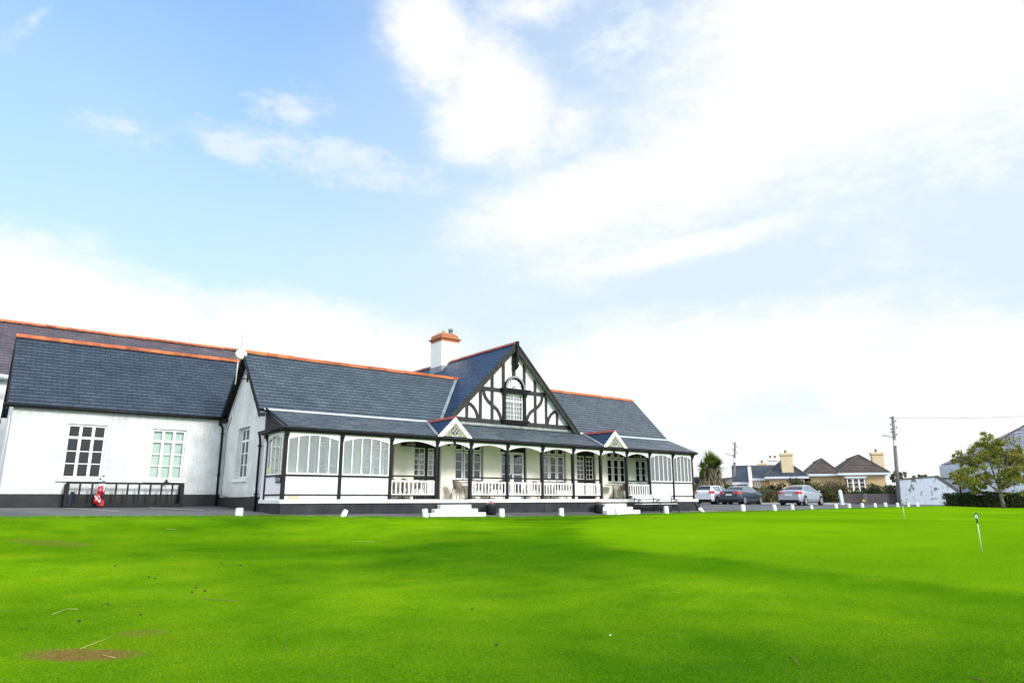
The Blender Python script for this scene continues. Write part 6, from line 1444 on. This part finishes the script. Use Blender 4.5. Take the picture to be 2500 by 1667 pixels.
# ------------------------------------------------------------------ cars
def crom(tab, x):
    n = len(tab)
    if x <= tab[0][0]: return tab[0][1]
    if x >= tab[-1][0]: return tab[-1][1]
    for i in range(n-1):
        if tab[i][0] <= x <= tab[i+1][0]:
            x0, y0 = tab[i]; x1, y1 = tab[i+1]; t = (x-x0)/(x1-x0)
            m0 = (y1-tab[i-1][1])/(x1-tab[i-1][0])*(x1-x0) if i > 0 else (y1-y0); m1 = (tab[i+2][1]-y0)/(tab[i+2][0]-x0)*(x1-x0) if i < n-2 else (y1-y0)
            return (2*t**3-3*t*t+1)*y0+(t**3-2*t*t+t)*m0+(-2*t**3+3*t*t)*y1+(t**3-t*t)*m1
def car(name, label, paint, kind, loc, heading, L_=4.5, Wd=1.8, Ht=1.48, wheelr=.32, rim=5):
    o = empty(name, (0, 0, 0), label, 'car', 'cars parked beyond the clubhouse'); h = L_/2; w = Wd/2
    if kind == 'sedan':
        top = [(-h, .98), (-h+.12, 1.06), (-h+.62, 1.10), (-h+1.25, 1.34), (-h+1.75, Ht-.03), (-h+2.3, Ht), (-h+2.9, Ht-.05), (-h+3.55, 1.10), (-h+3.75, .99), (h-.35, .84), (h-.08, .70), (h, .58)]
        belt = [(-h, .93), (-h+.5, 1.0), (-h+1.2, 1.0), (-h+2.5, .95), (-h+3.6, .92), (h-.35, .80), (h, .55)]; xr0, xr1, xf0, xf1 = -h+.66, -h+1.55, -h+2.85, -h+3.62; cab = (-h+.95, -h+3.30)
    else:
        top = [(-h, .95), (-h+.08, 1.08), (-h+.30, 1.36), (-h+.55, Ht-.04), (-h+1.3, Ht), (-h+2.2, Ht-.03), (-h+2.7, Ht-.16), (-h+3.15, 1.08), (-h+3.35, .99), (h-.3, .84), (h-.08, .70), (h, .58)]
        belt = [(-h, .93), (-h+.5, 1.02), (-h+1.2, .98), (-h+2.5, .94), (-h+3.2, .92), (h-.3, .80), (h, .55)]; xr0, xr1, xf0, xf1 = -h+.09, -h+.42, -h+2.6, -h+3.2; cab = (-h+.55, -h+2.95)
    wid = [(-h, w*.80), (-h+.10, w*.90), (-h+.45, w*.98), (0, w), (h-.6, w*.97), (h-.15, w*.86), (h, w*.70)]
    nS = 72; xs = [-h+L_*i/nS for i in range(nS+1)]; keys = [0, 1, 2, 3, 4, 5, 6, 7]; sub = 3; secs = []
    for x in xs:
        zt = crom(top, x); zb = min(crom(belt, x), zt-.02); ww = crom(wid, x); g = max(0, min(1, (zt-zb-.06)/.38)); wr = ww*(.90-.26*g)
        e = max(0, 1-(x+h)/.12); zlo = .22+.12*e
        pts = [(ww*.90, zlo), (ww*.985, .36+.05*e), (ww, .58), (ww*.985, zb-.14), (ww*.95, zb-.01), (wr, zt-.055-.02*g), (wr*.75, zt-.012), (0, zt)]
        ys = [(k, p[0]) for k, p in enumerate(pts)]; zs = [(k, p[1]) for k, p in enumerate(pts)]
        secs.append([(crom(ys, k/sub), crom(zs, k/sub)) for k in range(7*sub+1)])
    nm = 7*sub+1; body = MB(); gl = MB(); 
    pil = [(cab[0]+cab[1])/2+.02, cab[0]+.42]
    full = []
    for s_ in secs: full.append([(y, z) for y, z in s_]+[(-y, z) for y, z in s_[-2::-1]])
    nf = len(full[0]); V_ = [(xs[i], y, z) for i in range(nS+1) for y, z in full[i]]
    fb, fg, fr_ = [], [], []
    for i in range(nS):
        xm = (xs[i]+xs[i+1])/2
        for k in range(nf-1):
            kk = (k+.5) if k < nm-1 else (nf-2-k+.5); kk /= sub
            f = (i*nf+k, (i+1)*nf+k, (i+1)*nf+k+1, i*nf+k+1)
            hgt = crom(top, xm)-crom(belt, xm)
            side = 4.0 < kk < 5.0 and cab[0] < xm < cab[1] and hgt > .20 and not any(abs(xm-p) < .045 for p in pil)
            rs = kk > 5.3 and xr0 < xm < xr1; ws = kk > 5.2 and xf0 < xm < xf1
            (fg if side else fr_ if rs or ws else fb).append(f)
    body.add(V_, fb, 0, smooth=True); body.add([V_[k] for k in range(nf)], [tuple(range(nf))], 0); body.add([V_[nS*nf+k] for k in range(nf)], [tuple(range(nf))[::-1]], 0)
    bd = body.build('body', paint, o); gl.add(V_, fg, 0, smooth=True); gl.build('window', pm('car_glass', (.26, .29, .33), .06, metal=.75, var=.03), o)
    rg = MB(); rg.add(V_, fr_, 0, smooth=True); rg.build('rear_window', pm('dark_car_glass', (.010, .018, .034), .08, spec=.6, var=.05), o)
    mb = MB(); mb.box(-h+.12, h-.15, -w*.88, w*.88, .16, .34); mb.box(-h+.02, -h+.2, -w*.80, w*.80, .20, .36); mb.build('underbody', M['black'], o)
    xw = [-h+.85, h-.83] if kind == 'sedan' else [-h+.68, h-.78]
    for x in xw:
        for s_ in (-1, 1):
            yy = s_*(w-.02)
            mb = MB(); mb.lathe([(.0, 0), (wheelr+.055, 0), (wheelr+.055, .035), (0, .035)], (x, yy-(.0 if s_ > 0 else .0)-.018, wheelr+.02), 24, axis='y'); mb.build('wheel_arch', M['black'], o)
            wh = MB(); y0 = s_*(w-.21); y1 = s_*(w+.015); lo, hi = min(y0, y1), max(y0, y1)
            wh.lathe([(.18, lo), (wheelr-.02, lo), (wheelr, lo+.03), (wheelr, hi-.03), (wheelr-.02, hi), (wheelr*.70, hi)], (x, 0, wheelr), 26, axis='y'); t_ = wh.build('wheel', pm('tyre_rubber', (.015, .015, .016), .8), o)
            rm = MB(); yf = s_*(w+.018); rr = wheelr*.68
            def ringp(r, y_): return [(x+r*math.cos(6.2832*q/20), y_, wheelr+r*math.sin(6.2832*q/20)) for q in range(20)]
            rm.add(ringp(rr, yf)+ringp(rr*.86, yf), [(q, (q+1) % 20, 20+(q+1) % 20, 20+q) for q in range(20)]); rm.add(ringp(rr*.25, yf), [tuple(range(20))])
            for q in range(rim):
                a = 6.2832*q/rim; d = Vector((math.cos(a), 0, math.sin(a))); e = Vector((-math.sin(a), 0, math.cos(a))); c = Vector((x, yf-s_*.004, wheelr))
                rm.add([c+d*rr*.2-e*.03, c+d*rr*.9-e*.042, c+d*rr*.9+e*.042, c+d*rr*.2+e*.03], [(0, 1, 2, 3)])
            rm.build('rim', pm('alloy', (.62, .62, .62), .3, metal=.6), t_)
            bk = MB(); bk.add(ringp(rr*1.02, yf-s_*.012), [tuple(range(20))]); bk.build('hub', M['black'], t_)
    tl = pm('tail_light_red', (.55, .012, .02), .15, coat=.6)
    for s_ in (-1, 1):
        mb = MB(); z0, z1 = (.80, .98) if kind == 'sedan' else (.82, 1.06); xa = -h-.012
        yi = s_*(w*.36 if kind == 'sedan' else w*.58); yo = s_*w*.80
        mb.add([(xa, yi, z0+.05), (xa, yo, z0), (xa, yo, z1), (xa, yi, z1-.03), (-h+.34, s_*(w*.965), z0+.03), (-h+.30, s_*(w*.955), z1+.01), (-h+.1, s_*(w*.905), z0), (-h+.1, s_*(w*.90), z1)], [(0, 1, 2, 3), (1, 6, 7, 2), (6, 4, 5, 7)])
        mb.build('tail_light', tl, o)
        mb = MB(); mb.box(xa-.006, xa-.002, min(yi+s_*.06, yi+s_*.2), max(yi+s_*.06, yi+s_*.2), z0+.07, z0+.11); mb.build('reversing_light', pm('clear_lens', (.7, .6, .6), .2), o)
        mb = MB(); mb.add([(h-.02, s_*w*.42, .62), (h-.30, s_*w*.90, .68), (h-.42, s_*w*.93, .80), (h-.08, s_*w*.50, .73)], [(0, 1, 2, 3)]); mb.build('headlight', pm('clear_lens', (.7, .6, .6), .2), o)
        mb = MB(); xm_ = cab[1]-.12; mb.lathe([(.0, -.09), (.06, -.07), (.075, 0), (.06, .07), (0, .09)], (xm_, s_*(w+.11), 1.01), 8, axis='y'); mb.bar((xm_, s_*(w-.05), .95), (xm_, s_*(w+.08), .99), .04, .04); mb.build('mirror', paint if kind == 'sedan' else M['black'], o)
        mb = MB(); yy = s_*(w+.006)
        for xd in (cab[0]+.35, (cab[0]+cab[1])/2+.38): mb.box(xd-.08, xd+.08, min(yy, yy-s_*.03), max(yy, yy-s_*.03), .845, .872)
        mb.build('door_handle', paint, o)
    mb = MB(); mb.box(-h-.016, -h-.004, -.26, .26, .70 if kind == 'sedan' else .76, .81 if kind == 'sedan' else .87); mb.build('number_plate', pm('plate_white', (.72, .74, .74), .4), o)
    mb = MB(); mb.box(-h-.018, -h+.02, -w*.78, w*.78, .30, .40); mb.build('bumper_insert', M['black'], o)
    o.location = loc; o.rotation_euler.z = heading; return o
def carpaint(name, col, metal=.45): return pm(name, col, .30, metal=metal, var=.03, coat=1.0)
def place(px, v): p = gv(px, v); w = w2(p.x, p.y); return (w.x, w.y, H(w.x, w.y)-.012)
car('silver_saloon', 'silver blue saloon parked on its own beside the low hedge', carpaint('silver_blue_paint', (.42, .45, .52)), 'sedan', place(1957, 52.6), R(8), 4.62, 1.81, 1.48, .33, 6)
car('dark_saloon', 'dark grey blue saloon parked in the middle, next to the white hatchback', carpaint('dark_grey_paint', (.028, .050, .075), .3), 'sedan', place(1812, 56.6), R(9), 4.60, 1.80, 1.46, .32, 5)
car('white_hatchback', 'white hatchback parked nearest the clubhouse, with dark rear window', carpaint('white_car_paint', (.62, .66, .72), .1), 'hatch', place(1745, 57.6), R(10), 4.02, 1.74, 1.50, .31, 7)

# ------------------------------------------------------------------ short grass blades on the nearest part of the lawn
def blades():
    import numpy as np
    rg = np.random.default_rng(4); N_ = 430000
    d = 3.6+14*rg.random(N_)**1.15; a = (rg.random(N_)-.5)*R(86)
    x = d*np.cos(a)*VH.x+d*np.sin(a)*RH.x; y = d*np.cos(a)*VH.y+d*np.sin(a)*RH.y
    # clump the tufts
    cl = .5+.5*np.sin(x*9.1+2*np.sin(y*5.3))*np.sin(y*8.3+2*np.sin(x*4.1)); keep = (rg.random(N_) < .45+.55*cl) & (rg.random(N_) < np.clip((17.5-d)/10, 0, 1))
    hp = hitground(200, 1597); keep &= ~((((x-hp.x)/.42)**2+((y-hp.y)/.24)**2 < 1) & (rg.random(N_) < .9))
    x, y, d = x[keep], y[keep], d[keep]; n = len(x)
    zz = np.array([H(float(p), float(q)) for p, q in zip(x[::12], y[::12])]); 
    # smooth terrain: evaluate exactly on a fine grid and interpolate
    gx = np.linspace(x.min()-.1, x.max()+.1, 120); gy = np.linspace(y.min()-.1, y.max()+.1, 120)
    G = np.array([[H(float(p), float(q)) for p in gx] for q in gy]); fx = (x-gx[0])/(gx[1]-gx[0]); fy = (y-gy[0])/(gy[1]-gy[0]); ix = fx.astype(int); iy = fy.astype(int); tx = fx-ix; ty = fy-iy
    z = (G[iy, ix]*(1-tx)+G[iy, ix+1]*tx)*(1-ty)+(G[iy+1, ix]*(1-tx)+G[iy+1, ix+1]*tx)*ty
    L_ = (.007+.011*rg.random(n)); w = (.0015+.0012*rg.random(n))*(1+.04*d); th = rg.random(n)*6.2832; le = rg.random(n)*.9; la = rg.random(n)*6.2832
    v = np.empty((n, 3, 3)); v[:, 0] = np.stack([x-np.cos(th)*w, y-np.sin(th)*w, z-.003], 1); v[:, 1] = np.stack([x+np.cos(th)*w, y+np.sin(th)*w, z-.003], 1)
    v[:, 2] = np.stack([x+np.cos(la)*L_*np.sin(le), y+np.sin(la)*L_*np.sin(le), z+L_*np.cos(le)], 1)
    # ragged longer tufts on the verge
    k = 60000; ex = -4+52*rg.random(k)**1.2; ey = 20.75+.36*rg.random(k)+.10*np.sin(ex*1.7)+.06*np.sin(ex*4.1+1); ez = np.interp(ex, [e[0] for e in EDGE], [e[1] for e in EDGE])+.025
    kk = rg.random(k) < .35+.65*(.5+.5*np.sin(ex*2.3+np.sin(ex*.7)*3)); ex, ey, ez = ex[kk], ey[kk], ez[kk]; k = len(ex)
    eL = .02+.05*rg.random(k); ew = .004+.004*rg.random(k); et = rg.random(k)*6.2832; el_ = rg.random(k)*.8; ea = rg.random(k)*6.2832
    v2 = np.empty((k, 3, 3)); v2[:, 0] = np.stack([ex-np.cos(et)*ew, ey-np.sin(et)*ew, ez-.02], 1); v2[:, 1] = np.stack([ex+np.cos(et)*ew, ey+np.sin(et)*ew, ez-.02], 1); v2[:, 2] = np.stack([ex+np.cos(ea)*eL*np.sin(el_), ey+np.sin(ea)*eL*np.sin(el_), ez+eL*np.cos(el_)], 1)
    v = np.concatenate([v, v2]); n = len(v)
    me = bpy.data.meshes.new('grass_blades'); me.vertices.add(3*n); me.vertices.foreach_set('co', v.reshape(-1).astype(np.float32)); me.loops.add(3*n); me.loops.foreach_set('vertex_index', np.arange(3*n, dtype=np.int32))
    me.polygons.add(n); me.polygons.foreach_set('loop_start', np.arange(0, 3*n, 3, dtype=np.int32)); me.update(calc_edges=True)
    m = bpy.data.materials.new('grass_blade'); nt, N, L, b = nodes(m); g = N.new('ShaderNodeNewGeometry'); tc = N.new('ShaderNodeTexCoord').outputs['Object']
    c = ramp(N, L, g.outputs['Random Per Island'], [(.1, (.050, .170, .002)), (.5, (.118, .290, .003)), (.88, (.18, .325, .006)), (.985, (.33, .32, .07))])
    c = mixc(N, L, 1.0, c, ramp(N, L, noise_n(N, L, tc, .13, 3, .5), [(.36, (.58, .66, .7)), (.60, (1.12, 1.06, 1))]), 'MULTIPLY')
    c = mixc(N, L, 1.0, c, ramp(N, L, noise_n(N, L, tc, .9, 6, .6), [(.32, (.70, .82, .8)), (.5, (.98, 1, 1)), (.68, (1.34, 1.10, 1.3))]), 'MULTIPLY')
    L.new(c, b.inputs['Base Color']); b.inputs['Roughness'].default_value = .7; b.inputs['Specular IOR Level'].default_value = .15
    me.materials.append(m); o = bpy.data.objects.new('grass_blades', me); COL.objects.link(o); tag(o, 'short mown grass blades covering the near part of the lawn', 'grass', kind='stuff')
blades()
